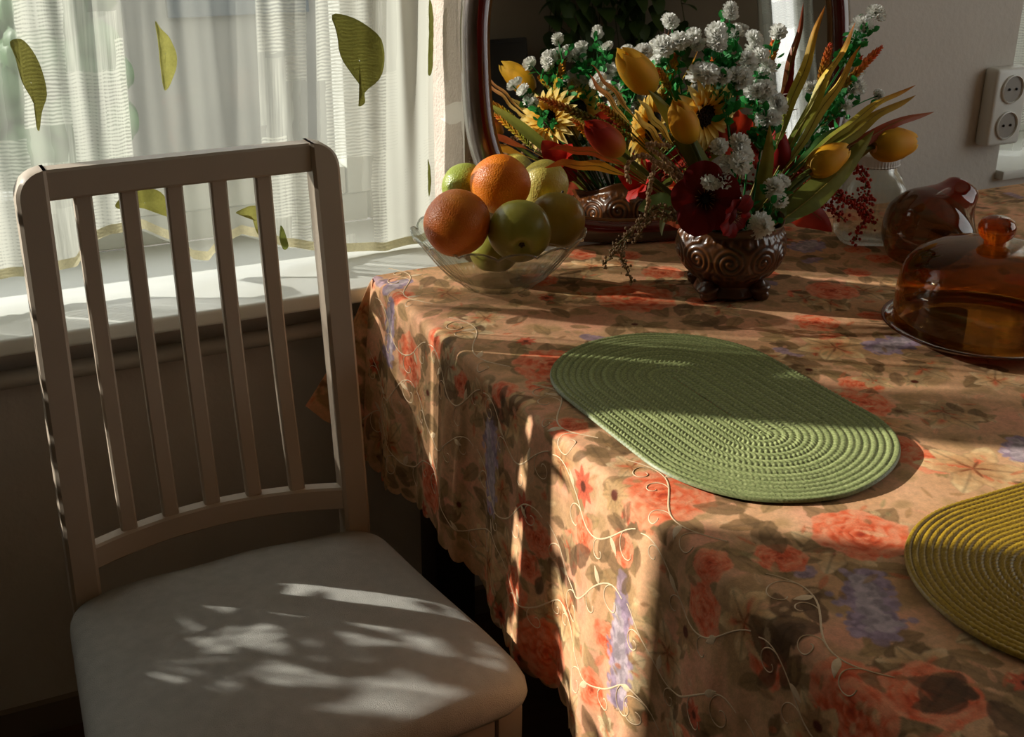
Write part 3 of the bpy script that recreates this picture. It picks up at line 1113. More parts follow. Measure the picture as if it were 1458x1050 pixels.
def fast_mesh(name, V, nr, nc, C, mat):
    me = bpy.data.meshes.new(name)
    i = np.arange(nr - 1)[:, None] * nc
    j = np.arange(nc - 1)[None, :]
    q = np.stack([i + j, i + j + 1, i + nc + j + 1, i + nc + j], -1).reshape(-1, 4).astype(np.int32)
    me.vertices.add(len(V))
    me.vertices.foreach_set('co', V.astype(np.float32).ravel())
    me.loops.add(q.size)
    me.loops.foreach_set('vertex_index', q.ravel())
    me.polygons.add(len(q))
    me.polygons.foreach_set('loop_start', np.arange(0, q.size, 4, dtype=np.int32))
    me.polygons.foreach_set('use_smooth', np.ones(len(q), bool))
    me.update(calc_edges=True)
    ca = me.color_attributes.new('Col', 'FLOAT_COLOR', 'POINT')
    ca.data.foreach_set('color', np.c_[C, np.ones(len(C))].astype(np.float32).ravel())
    me.materials.append(mat)
    return me


M_CLOTH = vcol('printed_cloth', 0.75, 0.16, bscale=420, bump=0.14, spec=0.25)
cloth = thing('tablecloth', 'floral printed tablecloth in peach, coral and olive with embroidered vines on the table', 'tablecloth', (1.0, -0.4, TZ))
# side hang: rows run down it, columns along it
vv = np.concatenate([np.arange(-1.06, 0.2401, 0.0017)])
hl = hem_len(vv)
nr = 190
tt = np.linspace(0, 1, nr)[:, None]
Ug = RC + 0.0 - tt * (RC + RC * (PI / 2 - 1) + hl[None, :])
Vg = np.repeat(vv[None, :], nr, 0)
P3 = cloth_xyz(Ug, Vg)
o = bpy.data.objects.new('side_drape', fast_mesh('side_drape', P3.reshape(-1, 3) - np.array((1.0, -0.4, TZ)), nr, len(vv), cloth_col(Ug, Vg).reshape(-1, 3), M_CLOTH))
COL.objects.link(o)
o.parent = cloth
# top
uu = np.concatenate([np.arange(RC, 1.05, 0.0017), np.linspace(1.06, RX - EX, 40)])
vt = np.concatenate([np.linspace(FY, -0.96, 30)[:-1], np.arange(-0.96, 0.2401, 0.0017)])
Ug, Vg = np.meshgrid(uu, vt)
P3 = cloth_xyz(Ug, Vg)
o = bpy.data.objects.new('top_spread', fast_mesh('top_spread', P3.reshape(-1, 3) - np.array((1.0, -0.4, TZ)), len(vt), len(uu), cloth_col(Ug, Vg).reshape(-1, 3), M_CLOTH))
COL.objects.link(o)
o.parent = cloth


def edge_strip(name, path_edge, path_hem, uvs_edge, uvs_hem, n=60):
    """drape between a table edge and a hem line, bulging over the edge"""
    E_, H_ = np.array(path_edge), np.array(path_hem)
    UE, UH = np.array(uvs_edge), np.array(uvs_hem)
    t_ = np.linspace(0, 1, n)
    V, C = [], []
    for k in t_:
        out = k ** 0.6 * (0.35 + 0.65 * k)
        p = E_ * (1 - out) + H_ * out
        p[:, 2] = E_[:, 2] * (1 - k) + H_[:, 2] * k
        p[:, 2] -= 0.004 * math.exp(-(k / 0.04)) * 0
        V.append(p)
        uvk = UE * (1 - k) + UH * k
        C.append(cloth_col(uvk[:, 0], uvk[:, 1]))
    V, C = np.array(V), np.array(C)
    me = fast_mesh(name, V.reshape(-1, 3) - np.array((1.0, -0.4, TZ)), n, V.shape[1], C.reshape(-1, 3), M_CLOTH)
    o = bpy.data.objects.new(name, me)
    COL.objects.link(o)
    o.parent = cloth


# back left corner: the square corner of the cloth hangs out in a pointed fold
na = 70
ang = np.linspace(0, PI / 2, na)
edge = [(EX, BY - 0.0, TZ - RC) if False else (EX + RC - RC * math.cos(a), BY - RC + RC * math.sin(a) + 0.0, TZ - 0.004) for a in ang]
h0 = cloth_xyz(np.array([RC - (RC * PI / 2 + hem_len(np.array([0.24]))[0])]), np.array([0.24]))[0]
hem = []
for a in ang:
    k = a / (PI / 2)
    tip = np.exp(-((k - 0.50) / 0.20) ** 2)
    p = np.array(h0) * (1 - k) + np.array((EX + 0.03, BY + 0.006, 0.45)) * k
    tgt = np.array((0.192, 0.262, 0.535))
    p = p * (1 - tip) + tgt * tip
    p[2] += 0.006 * abs(math.sin(k * 16))
    hem.append(p)
ue = [(0.0, 0.24)] * na
uh = [(-0.30 * math.cos(a), 0.24 + 0.30 * math.sin(a)) for a in ang]
edge_strip('corner_drape', edge, hem, ue, uh)
xb = np.linspace(EX + RC, RX, 160)
edge_strip('back_drape', [(x, BY + 0.001, TZ - 0.004) for x in xb], [(x + (0.02 if i == 0 else 0), BY + 0.006 + 0.004 * math.sin(x * 40), 0.45) for i, x in enumerate(xb)], [(x - EX, 0.24) for x in xb], [(x - EX, 0.54) for x in xb], 24)
xf = np.linspace(EX, RX, 120)
edge_strip('front_drape', [(x, FY, TZ - 0.001) for x in xf], [(x, FY - 0.02 - 0.012 * math.sin(x * 40), 0.43) for x in xf], [(x - EX, FY) for x in xf], [(x - EX, FY - 0.3) for x in xf], 24)
yr = np.linspace(FY, BY, 90)
edge_strip('right_drape', [(RX, y, TZ - 0.001) for y in yr], [(RX + 0.02 + 0.01 * math.sin(y * 40), y, 0.43) for y in yr], [(RX - EX - 0.02, y) for y in yr], [(RX - EX + 0.05, y) for y in yr], 16)

# embroidered cream vines, raised thread
M_THREAD = plain('cream_thread', (228, 196, 156), 0.55, var=0.08, vscale=400)


def ribbon_uv(P2, w):
    """raised thread along a path in cloth coordinates"""
    P2 = np.array(P2)
    T = np.gradient(P2, axis=0)
    T /= np.linalg.norm(T, axis=1)[:, None] + 1e-9
    S = np.stack([-T[:, 1], T[:, 0]], -1)
    w = np.broadcast_to(w, len(P2))
    rows = []
    for a, l in ((-1, 0.0002), (0, 0.0008), (1, 0.0002)):
        q = P2 + S * (a * w)[:, None]
        p = cloth_xyz(q[:, 0], q[:, 1])
        e = 1e-3
        dU = cloth_xyz(q[:, 0] + e, q[:, 1]) - p
        dV = cloth_xyz(q[:, 0], q[:, 1] + e) - p
        nn = np.cross(dU, dV)
        nn /= np.linalg.norm(nn, axis=1)[:, None] + 1e-12
        rows.append(p + nn * l)
    V = np.stack(rows, 1)
    return V.reshape(-1, 3), grid_faces(len(P2), 3)


def spiral(u, v, r, a0, turns, cw):
    t_ = np.linspace(0, 1, 30)
    a = a0 + cw * turns * 2 * PI * t_
    rad = r * (1 - 0.82 * t_)
    # starts on the outside, winds in to the centre
    cu, cv = u - r * math.cos(a0), v - r * math.sin(a0)
    return np.stack([cu + rad * np.cos(a), cv + rad * np.sin(a)], -1)


r2 = random.Random(5)
vine_no = 0
for band, (uc, amp) in enumerate(((-0.225, 0.022), (-0.135, 0.030), (-0.045, 0.026), (0.035, 0.02))):
    v = -0.98 + 0.04 * band
    while v < 0.16:
        mb = MB()
        ln = 0.15 + 0.05 * r2.random()
        t_ = np.linspace(0, 1, 26)
        stem = np.stack([uc + amp * np.sin(t_ * 2 * PI + band), v + ln * t_], -1)
        mb.add(*ribbon_uv(stem, 0.0007 + 0.0003 * np.sin(t_ * PI)))
        for k in (3, 9, 15, 21):
            if r2.random() < 0.10:
                continue
            s_ = 1 if (k % 2) else -1
            p = stem[k]
            d = stem[k + 1] - stem[k - 1]
            a = math.atan2(d[1], d[0])
            r = 0.011 + 0.012 * r2.random()
            mb.add(*ribbon_uv(spiral(p[0], p[1], r, a - s_ * PI / 2, 0.6 + 0.5 * r2.random(), s_), 0.00065))
        for k in (6, 18):
            p = stem[k]
            a = r2.random() * 6.28
            tl_ = np.linspace(0, 1, 10)
            lp = p + np.stack([tl_ * 0.020 * math.cos(a), tl_ * 0.020 * math.sin(a)], -1)
            mb.add(*ribbon_uv(lp, 0.0036 * np.sin(PI * tl_ ** 0.8) + 0.0003))
        ok = stem[:, 0].min() > -(hem_len(np.array([v]))[0]) + 0.03
        if ok:
            mb.build('vine_embroidery', M_THREAD, cloth, sharp=None)
        v += ln + (0.01 if band < 3 else 0.06)

# ------------------------------------------------------------------ chair
ch = thing('dining_chair', 'white painted slat-back chair with grey upholstered seat beside the table', 'chair', (0, 0, 0), rotz=0.0397)
H, SEAT = 1.006, 0.469


def stile(sgn):
    mb = MB()
    rows = []
    zs_ = list(np.linspace(0.0, 0.46, 10)) + list(np.linspace(0.48, H - 0.034, 14))
    rad = 0.032
    for a in np.linspace(0, PI / 2, 9):
        zs_.append(H - rad + rad * math.sin(a))
    for k, z in enumerate(zs_):
        if z > SEAT:
            q = (z - SEAT) / (H - SEAT)
            xo = 0.203 + (0.1925 - 0.203) * q
            y = 0.026 * q ** 1.3
        else:
            q = 1 - z / SEAT
            xo = 0.203
            y = 0.05 * q ** 1.5
        xi = xo - 0.036
        if z > H - rad:
            d = z - (H - rad)
            xo = xo - rad + math.sqrt(max(rad * rad - d * d, 0))
            xo = max(xo, xi + 0.002)
        e = 0.004
        sec = [(xi, -e), (xi + e, -e - 0.004), (xo - e, -e - 0.004), (xo, -e), (xo, 0.020), (xo - e, 0.024), (xi + e, 0.024), (xi, 0.020)]
        sec = [(min(max(x, xi), xo), yy + y) for x, yy in sec]
        rows.append([(sgn * x, yy, z) for x, yy in sec])
    V = np.array(rows)
    F = grid_faces(len(rows), 8, wrap_c=True)
    F.append(tuple((len(rows) - 1) * 8 + k for k in range(8)))
    F.append(tuple(range(8))[::-1])
    if sgn > 0:
        F = [f[::-1] for f in F]
    mb.add(V.reshape(-1, 3), F)
    return mb.build('stile', M_CHAIR, ch, local=True, sharp=35)


stile(-1)
stile(1)


def back_rail(name, z0, z1, hw0, y0, bow, th):
    mb = MB()
    xs_ = np.linspace(-hw0, hw0, 25)
    e = 0.003
    rows = []
    for x in xs_:
        y = y0 + bow * (1 - (x / hw0) ** 2)
        rows.append([(x, y + a, z) for a, z in ((-th / 2 + e, z0), (th / 2 - e, z0), (th / 2, z0 + e), (th / 2, z1 - e), (th / 2 - e, z1), (-th / 2 + e, z1), (-th / 2, z1 - e), (-th / 2, z0 + e))])
    V = np.array(rows)
    mb.add(V.reshape(-1, 3), grid_faces(25, 8, wrap_c=True) + [tuple(range(8))[::-1], tuple(24 * 8 + k for k in range(8))])
    mb.build(name, M_CHAIR, ch, local=True, sharp=35)


back_rail('top_rail', H - 0.037, H - 0.001, 0.158, 0.036, 0.002, 0.0275)
back_rail('lower_rail', 0.492, 0.526, 0.168, 0.010, 0.036, 0.022)
tops = [-0.119, -0.067, -0.013, 0.041, 0.097]
bots = [-0.118, -0.061, -0.004, 0.053, 0.111]
for xt, xb_ in zip(tops, bots):
    mb = MB()
    rows = []
    for k in np.linspace(0, 1, 14):
        z = 0.524 + (H - 0.036 - 0.524) * k
        x = xb_ * (1 - k) + xt * k
        y0_ = 0.010 + 0.036 * (1 - (xb_ / 0.168) ** 2)
        y1_ = 0.036 + 0.002 * (1 - (xt / 0.158) ** 2)
        y = y0_ * (1 - k) + y1_ * k + 0.010 * math.sin(PI * k)
        w, d, e = 0.0105, 0.0065, 0.0025
        rows.append([(x + a, y + b_, z) for a, b_ in ((-w, -d + e), (-w + e, -d), (w - e, -d), (w, -d + e), (w, d - e), (w - e, d), (-w + e, d), (-w, d - e))])
    mb.add(np.array(rows).reshape(-1, 3), [f[::-1] for f in grid_faces(14, 8, wrap_c=True)])
    mb.build('slat', M_CHAIR, ch, local=True, sharp=35)


def seat_outline(n=120, inset=0.0):
    # rounded trapezoid with a slightly bowed back and front
    c = [(-0.212, 0.002, 0.05), (0.208, 0.002, 0.05), (0.250, -0.415, 0.045), (-0.250, -0.415, 0.045)]
    P = []
    for i in range(4):
        p0, p1, p2 = np.array(c[i - 1][:2]), np.array(c[i][:2]), np.array(c[(i + 1) % 4][:2])
        r = c[i][2]
        a = p1 + (p0 - p1) / np.linalg.norm(p0 - p1) * r
        b_ = p1 + (p2 - p1) / np.linalg.norm(p2 - p1) * r
        P += list(bez(list(a), list(p1), list(b_), 10))
    P = np.array(P)
    # resample
    Q = np.concatenate([P, P[:1]])
    d = np.concatenate([[0], np.cumsum(np.linalg.norm(np.diff(Q, axis=0), axis=1))])
    s = np.linspace(0, d[-1], n, endpoint=False)
    R = np.stack([np.interp(s, d, Q[:, 0]), np.interp(s, d, Q[:, 1])], -1)
    bowb = np.clip((R[:, 1] + 0.06) / 0.06, 0, 1)
    R[:, 1] += 0.014 * bowb * (1 - (R[:, 0] / 0.21) ** 2)
    bowf = np.clip((-0.36 - R[:, 1]) / 0.05, 0, 1)
    R[:, 1] -= 0.014 * bowf * (1 - (R[:, 0] / 0.25) ** 2)
    return R


O2 = seat_outline()
cen = np.array((0, -0.2))
mb = MB()
rows = []
prof = [(0.30, 0.418), (0.93, 0.418), (0.975, 0.422), (0.996, 0.430), (1.0, 0.438), (0.994, 0.447), (0.976, 0.4555), (0.94, 0.4615), (0.88, 0.4660), (0.78, 0.4695), (0.62, 0.4725), (0.42, 0.4745), (0.2, 0.4755), (0.02, 0.476)]
for s, z in prof:
    q = cen + (O2 - cen) * s
    zz_ = np.full(len(q), z)
    if z > 0.45:
        zz_ = zz_ + 0.0012 * np.sin(q[:, 0] * 40 + q[:, 1] * 25)
    # front corners are pulled down where the fabric is tucked
    zz_ = zz_ - 0.006 * np.clip((-0.30 - q[:, 1]) / 0.12, 0, 1) ** 1.5
    rows.append(np.c_[q, zz_])
mb.add(np.array(rows).reshape(-1, 3), grid_faces(len(prof), len(O2), wrap_c=True) + [tuple((len(prof) - 1) * len(O2) + k for k in range(len(O2)))])
st = mb.build('seat', M_SEAT, ch, local=True, sharp=None)
mb = MB()
mb.add(*rbox((0, -0.3875, 0.378), (0.40, 0.02, 0.072), 0.003, 2))
mb.build('apron', M_CHAIR, ch, local=True)
for s in (-1, 1):
    mb = MB()
    mb.add(*rbox((s * 0.2025, -0.19, 0.378), (0.02, 0.37, 0.072), 0.003, 2))
    mb.build('side_apron', M_CHAIR, ch, local=True)
    mb = MB()
    mb.add(*rbox((s * 0.218, -0.385, 0.208), (0.034, 0.034, 0.416), 0.005, 2))
    mb.build('leg', M_CHAIR, ch, local=True)
mb = MB()
mb.add(*rbox((0, 0.012, 0.375), (0.334, 0.02, 0.07), 0.003, 2))
mb.build('back_apron', M_CHAIR, ch, local=True)

# ------------------------------------------------------------------ mats
def braided_mat(name, label, c, axis_ang, R, d, mat, lift, nrings, z0=TZ):
    th = 0.0052
    ax = np.array((math.cos(axis_ang), math.sin(axis_ang)))
    nm = np.array((-ax[1], ax[0]))
    pitch = R / nrings
    nrho = nrings * 6 + 1
    rho = np.linspace(0.0005, R, nrho)
    # path around: half circle, straight, half circle, straight
    npl, npa = 110, 150
    rows, cols = [], []
    for r in rho:
        ring = int(min(r / pitch, nrings - 1e-6))
        f = (r / pitch) % 1.0
        prof = max(0.0, math.sin(PI * f)) ** 0.55
        L1, L2 = d, PI * r
        pts_, s_ = [], []
        for k in np.linspace(0, 1, npl, endpoint=False):
            pts_.append(ax * (-d / 2 + d * k) - nm * r)
            s_.append(d * k)
        for k in np.linspace(0, 1, npa, endpoint=False):
            a = -PI / 2 + PI * k
            pts_.append(ax * (d / 2 + r * math.cos(a)) + nm * r * math.sin(a))
            s_.append(d + PI * r * k)
        for k in np.linspace(0, 1, npl, endpoint=False):
            pts_.append(ax * (d / 2 - d * k) + nm * r)
            s_.append(d + PI * r + d * k)
        for k in np.linspace(0, 1, npa, endpoint=False):
            a = PI / 2 + PI * k
            pts_.append(ax * (-d / 2 + r * math.cos(a)) + nm * r * math.sin(a))
            s_.append(2 * d + PI * r + PI * r * k)
        pts_, s_ = np.array(pts_), np.array(s_)
        stitch = np.sin(2 * PI * s_ / 0.0062 + (f - 0.5) * 5.0 * (1 if ring % 2 else -1) + ring * 1.7)
        z = th * (0.58 + 0.32 * prof) + 0.0009 * stitch * prof
        if r == rho[-1]:
            z = z * 0 + 0.001
        P = pts_ + np.array(c)
        z = z + z0 + 0.0012 + lift(P[:, 0], P[:, 1])
        rows.append(np.c_[P, z])
        sh = (0.62 + 0.38 * prof) * (1 + 0.20 * stitch * prof) * (1 + 0.10 * math.sin(ring * 2.7))  # shade in the grooves between braids painted into the colour
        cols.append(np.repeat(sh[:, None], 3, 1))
    V, C = np.array(rows), np.array(cols)
    V = np.concatenate([V, V[:, :1]], 1)
    C = np.concatenate([C, C[:, :1]], 1)
    root_loc = np.array((c[0], c[1], z0))
    me = fast_mesh(name, V.reshape(-1, 3) - root_loc, V.shape[0], V.shape[1], C.reshape(-1, 3), mat)
    me.flip_normals()
    o = bpy.data.objects.new(name, me)
    COL.objects.link(o)
    o.location = root_loc
    return tag(o, label, 'placemat', 'oval braided placemats')


braided_mat('oval_placemat', 'green oval braided straw placemat lying on the tablecloth', (0.498, -0.382), 1.572, 0.150, 0.173, M_GREEN,
            lambda x, y: 0.012 * np.clip((-0.45 - y) / 0.2, 0, 1) ** 1.5 * np.clip((x - 0.50) / 0.12, 0, 1) + 0.003 * np.clip((0.40 - x) / 0.05, 0, 1), 19)
braided_mat('oval_placemat', 'mustard yellow braided straw placemat lying on the tablecloth', (0.578 + 0.0865, -0.828), 0.02, 0.150, 0.173, M_YELLOW,
            lambda x, y: 0.002 + 0 * x, 24)

# grey lilac china flower on the yellow mat, only its petal tips in view
orn = thing('china_flower', 'small grey lilac china flower ornament lying on the mustard placemat', 'ornament', (0.690, -0.765, TZ + 0.008))
M_CHINA = plain('grey_lilac_china', (112, 108, 124), 0.25, var=0.15, vscale=60)
pm = MB()
th_ = np.linspace(0, 1, 10)
pm.add(*leafblade(np.stack([0.034 * th_, 0 * th_, 0.004 + 0.018 * th_ ** 1.5 - 0.010 * th_ ** 4], -1), lens_width(10, 0.013, 0.6, 0.1), fold=0.3, na=7))
pme = pm.mesh('petal', M_CHINA)
for k in range(6):
    inst('petal', pme, orn, Matrix.Rotation(k * PI / 3 + 0.2, 4, 'Z'))
mb = MB()
mb.add(*ball((0.690, -0.765, TZ + 0.012), (0.009, 0.009, 0.007), 14, 8))
mb.build('centre', M_CHINA, orn)

# ------------------------------------------------------------------ fruit bowl
BC = np.array((0.461, 0.123, TZ))
bprof = [(0.0, 0.004), (0.044, 0.004), (0.052, 0.001), (0.056, 0.003), (0.058, 0.007), (0.074, 0.018), (0.092, 0.036), (0.106, 0.054), (0.118, 0.070), (0.125, 0.0785), (0.1275, 0.081), (0.1265, 0.082), (0.1225, 0.078), (0.114, 0.069), (0.101, 0.053), (0.087, 0.036), (0.068, 0.018), (0.050, 0.009), (0.0, 0.0085)]


def cut(R, Z, T):
    up = np.clip((Z - 0.055) / 0.027, 0, 1)
    sc_l = np.abs(np.cos(T * 7)) ** 0.7
    Z = Z + up * (sc_l - 0.6) * 0.010
    R = R + up * (sc_l - 0.6) * 0.004
    mid = np.exp(-((Z - 0.040) / 0.016) ** 2) * (R > 0.07)
    R = R - mid * 0.0060 * np.maximum(0, np.cos(T * 7)) ** 3 + 0.0010 * np.cos(T * 42) * (R > 0.06)
    low = np.exp(-((Z - 0.012) / 0.010) ** 2) * (R > 0.05)
    R = R + low * 0.002 * np.cos(T * 28)
    return R, Z


mb = MB()
mb.add(*lathe(bprof, 224, BC, cut))
bowl = mb.build('fruit_bowl', M_GLASS, None, sharp=None)
mb = MB()
tr_ = np.linspace(0, 2 * PI, 225)
rim_ = (np.abs(np.cos(tr_ * 7)) ** 0.7 - 0.6)
mb.add(*tube(np.stack([BC[0] + (0.1268 + 0.004 * rim_) * np.cos(tr_), BC[1] + (0.1268 + 0.004 * rim_) * np.sin(tr_), BC[2] + 0.0815 + 0.010 * rim_], -1), 0.0017, 8, caps=False))
mb.build('scalloped_rim', thin_glass('rim_glass', (0.80, 0.81, 0.78), refl=1.0, refract=0.4, rough=0.02, ior=1.7), bowl, sharp=None)
tag(bowl, 'scalloped cut glass bowl heaped with fruit on the tablecloth', 'bowl')


def orange_fn(seed):
    def f(D, T, Ph):
        D = D * (1 + 0.012 * np.sin(3 * T + seed) * np.sin(Ph) + 0.008 * np.sin(5 * Ph + seed))[..., None]
        return D
    return f


def apple_fn(D, T, Ph):
    rho = np.sin(Ph)
    k = 1 + 0.05 * np.cos(5 * T) * (1 - np.abs(np.cos(Ph))) * 0.3
    z = D[..., 2]
    dim_t = 0.34 * np.exp(-(rho / 0.22) ** 2) * (z > 0)
    dim_b = 0.26 * np.exp(-(rho / 0.20) ** 2) * (z < 0)
    r = k * (1 + 0.03 * z)
    out = D * r[..., None]
    out[..., 2] -= dim_t
    out[..., 2] += dim_b
    return out


def fruit(name, label, c, r, mat, fn, axis, extra=None):
    me = MB()
    me.add(*ball((0, 0, 0), r, 40, 26, fn))
    o = bpy.data.objects.new(name, me.mesh(name, mat, sharp=None))
    COL.objects.link(o)
    o.location = c
    o.rotation_euler = rot_to(axis).to_euler()
    tag(o, label, 'fruit', 'fruit in the glass bowl')
    if extra == 'stem':
        s = MB()
        s.add(*tube([(0, 0, r[2] * 0.62), (0.001, 0, r[2] * 0.85), (0.003, 0, r[2] * 1.08)], [0.0018, 0.0014, 0.0018], 6))
        so = s.build('stem', M_STEM, o, local=True)
    if extra in ('calyx', 'stem'):
        s = MB()
        for k in range(5):
            a = k * 2 * PI / 5
            s.add(*ball((0.0035 * math.cos(a), 0.0035 * math.sin(a), -r[2] * 0.70), (0.003, 0.003, 0.004), 6, 5))
        s.build('calyx', M_STEM, o, local=True)
    if extra == 'navel':
        s = MB()
        s.add(*ball((0, 0, r[2] * 0.985), (0.004, 0.004, 0.0018), 8, 5))
        s.build('stem_end', M_STEM, o, local=True)
    return o


M_STEM = plain('brown_stem', (54, 40, 22), 0.8)
fruit('orange', 'bright orange topmost on the fruit heap', (0.467,0.130,0.897), (0.0445, 0.0445, 0.043), M_ORANGE, orange_fn(1), (0.3, 0.5, 0.8), 'navel')
fruit('orange', 'large reddish orange at the window side of the glass bowl', (0.374,0.075,0.864), (0.0475, 0.0475, 0.046), M_ORANGE2, orange_fn(4), (-0.5, 0.6, 0.5), 'navel')
fruit('apple', 'green apple in front with its dark calyx hole facing out', (0.452,0.035,0.853), (0.0445, 0.0445, 0.042), M_APPLE, apple_fn, (0.33, 0.86, 0.30), 'calyx')
fruit('apple', 'yellow green apple beside the bowl rim nearest the flower pot', (0.548,0.105,0.839), (0.0425, 0.0425, 0.042), M_APPLE2, apple_fn, (0.3, 0.3, 0.9), 'stem')
fruit('lemon', 'pale yellow lemon at the back of the bowl before the mirror', (0.564,0.178,0.874), (0.037, 0.037, 0.039), M_LEMON, orange_fn(2), (0.2, 0.1, 1))
fruit('lime', 'yellow green lime peeping out behind the two oranges', (0.437,0.185,0.881), (0.036, 0.036, 0.038), M_LIME, orange_fn(3), (-0.5, 0.3, 0.8))
fruit('apple', 'dark green apple under the others, seen through the cut glass', (0.462, 0.140, 0.795), (0.038, 0.038, 0.036), M_APPLE, apple_fn, (0.2, 0.2, 0.9), 'stem')

# ------------------------------------------------------------------ mirror leaning on the wall
YAW, LEAN = math.radians(12), math.radians(10)
mex = np.array((math.cos(YAW), -math.sin(YAW), 0.0))
mnn = np.array((-math.sin(YAW) * math.cos(LEAN), -math.cos(YAW) * math.cos(LEAN), math.sin(LEAN)))
mey = np.cross(mnn, mex)
mey = mey if mey[2] > 0 else -mey
MO = np.array((0.806, 0.196, TZ + 0.001))
HWm, HHm, CZ, NE = 0.330, 0.288, 0.288, 3.0


def mpt(u, v, d):
    return MO + mex * u + mey * v + mnn * d


def sup(t_, a, b_):
    c, s = np.cos(t_), np.sin(t_)
    return np.sign(c) * np.abs(c) ** (2 / NE) * a, CZ + np.sign(s) * np.abs(s) ** (2 / NE) * b_


mir = thing('wall_mirror', 'large rounded mirror in a dark red lacquered frame leaning on the wall', 'mirror', tuple(MO))
tq = np.linspace(0, 2 * PI, 200, endpoint=False)


def ringloft(sec, name, mat):
    rows = []
    for off, d in sec:
        u, v = sup(tq, HWm + off, HHm + off)
        rows.append(np.array([mpt(a, b_, d) for a, b_ in zip(u, v)]))
    mb = MB()
    mb.add(np.array(rows).reshape(-1, 3), grid_faces(len(sec), 200, wrap_r=True, wrap_c=True))
    mb.build(name, mat, mir, sharp=50)


ringloft([(-0.019, -0.034), (-0.019, 0.009), (-0.024, 0.010), (-0.031, 0.008), (-0.036, 0.003), (-0.038, -0.003), (-0.038, -0.034)], 'frame', M_MFRAME)
ringloft([(0.0, -0.034), (0.0, -0.012), (-0.002, -0.004), (-0.007, 0.002), (-0.013, 0.005), (-0.0195, 0.006), (-0.0195, -0.034)], 'outer_moulding', plain('window_glare_grey', (96, 84, 78), 0.22, metal=0.35, var=0.25, vscale=14, coat=0.6))  # grey colour stands in for window glare on the red frame
ringloft([(-0.037, -0.010), (-0.037, 0.000), (-0.0405, 0.000), (-0.0415, -0.010)], 'gilt_line', M_MGOLD)
for nm_, dd, mt in (('mirror_glass', -0.006, M_MIRROR), ('backing', -0.034, M_BLACK)):
    u, v = sup(tq, HWm - 0.038, HHm - 0.038)
    mb = MB()
    V = [mpt(0, CZ, dd)] + [mpt(a, b_, dd) for a, b_ in zip(u, v)]
    mb.add(V, [(0, 1 + (k + 1) % 200, 1 + k) for k in range(200)])
    mb.build(nm_, mt, mir, smooth=False)

# ------------------------------------------------------------------ glass jar, jug, cake dome
JC = np.array((1.115, 0.070, TZ))
jar = thing('glass_jar', 'clear ribbed glass storage jar with white lid behind the flowers', 'jar', tuple(JC))


def squarish(p, ribs=0.0):
    def f(R, Z, T):
        a = T + 0.5
        k = (np.abs(np.cos(a)) ** p + np.abs(np.sin(a)) ** p) ** (-1 / p)
        body = np.clip((0.118 - Z) / 0.015, 0, 1)
        return R * (1 + (k - 1) * body) * (1 + ribs * np.cos(T * 32) * body), Z
    return f


mb = MB()
mb.add(*lathe([(0.0, 0.003), (0.040, 0.001), (0.046, 0.006), (0.0485, 0.018), (0.050, 0.060), (0.050, 0.098), (0.047, 0.112), (0.040, 0.121), (0.037, 0.128), (0.037, 0.140), (0.0345, 0.140), (0.0345, 0.128), (0.038, 0.119), (0.044, 0.110), (0.047, 0.098), (0.047, 0.060), (0.0455, 0.018), (0.042, 0.008), (0.0, 0.007)], 160, JC, squarish(5, 0.010)))
mb.build('jar_body', M_JAR, jar, sharp=None)
mb = MB()
mb.add(*lathe([(0.0, 0.152), (0.036, 0.152), (0.040, 0.149), (0.041, 0.145), (0.041, 0.133), (0.0425, 0.131), (0.041, 0.129), (0.0385, 0.1295), (0.0385, 0.142), (0.0, 0.143)], 96, JC, lambda R, Z, T: (R + (R > 0.0405) * 0.0006 * np.cos(T * 48), Z)))
mb.build('lid', M_LID, jar, sharp=30)

jug = thing('amber_jug', 'squat amber glass jug with a flared upswept lip coloured red for the light in it behind the cake dome', 'jug', (1.155, -0.045, TZ))
M_JUG = thin_glass('brown_amber_glass', (0.38, 0.26, 0.16), refract=0.10, rough=0.02, ior=1.6)
spine = bez((1.150, -0.045, TZ + 0.002), (1.128, -0.045, 0.800), (1.172, -0.045, 0.815), 34, (1.208, -0.045, 0.862))
rad = np.interp(np.linspace(0, 1, 34), [0, 0.05, 0.22, 0.40, 0.56, 0.70, 0.80, 0.89, 0.96, 0.99, 1.0], [0.050, 0.062, 0.076, 0.079, 0.068, 0.050, 0.038, 0.031, 0.027, 0.018, 0.004])
V, F = tube(spine, rad, 40, caps=False)
mb = MB()
mb.add(V[:23 * 40], grid_faces(23, 40, wrap_c=True) + [tuple(range(40))[::-1]])
mb.build('jug_body', M_JUG, jug, sharp=None)
mb = MB()
mb.add(V[22 * 40:], grid_faces(12, 40, wrap_c=True) + [tuple(11 * 40 + k for k in range(40))])
mb.build('flared_lip', thin_glass('light_reddened_glass', (0.50, 0.11, 0.03), refract=0.2, rough=0.02), jug, sharp=None)  # redder tint puts the light in the lip into the glass colour

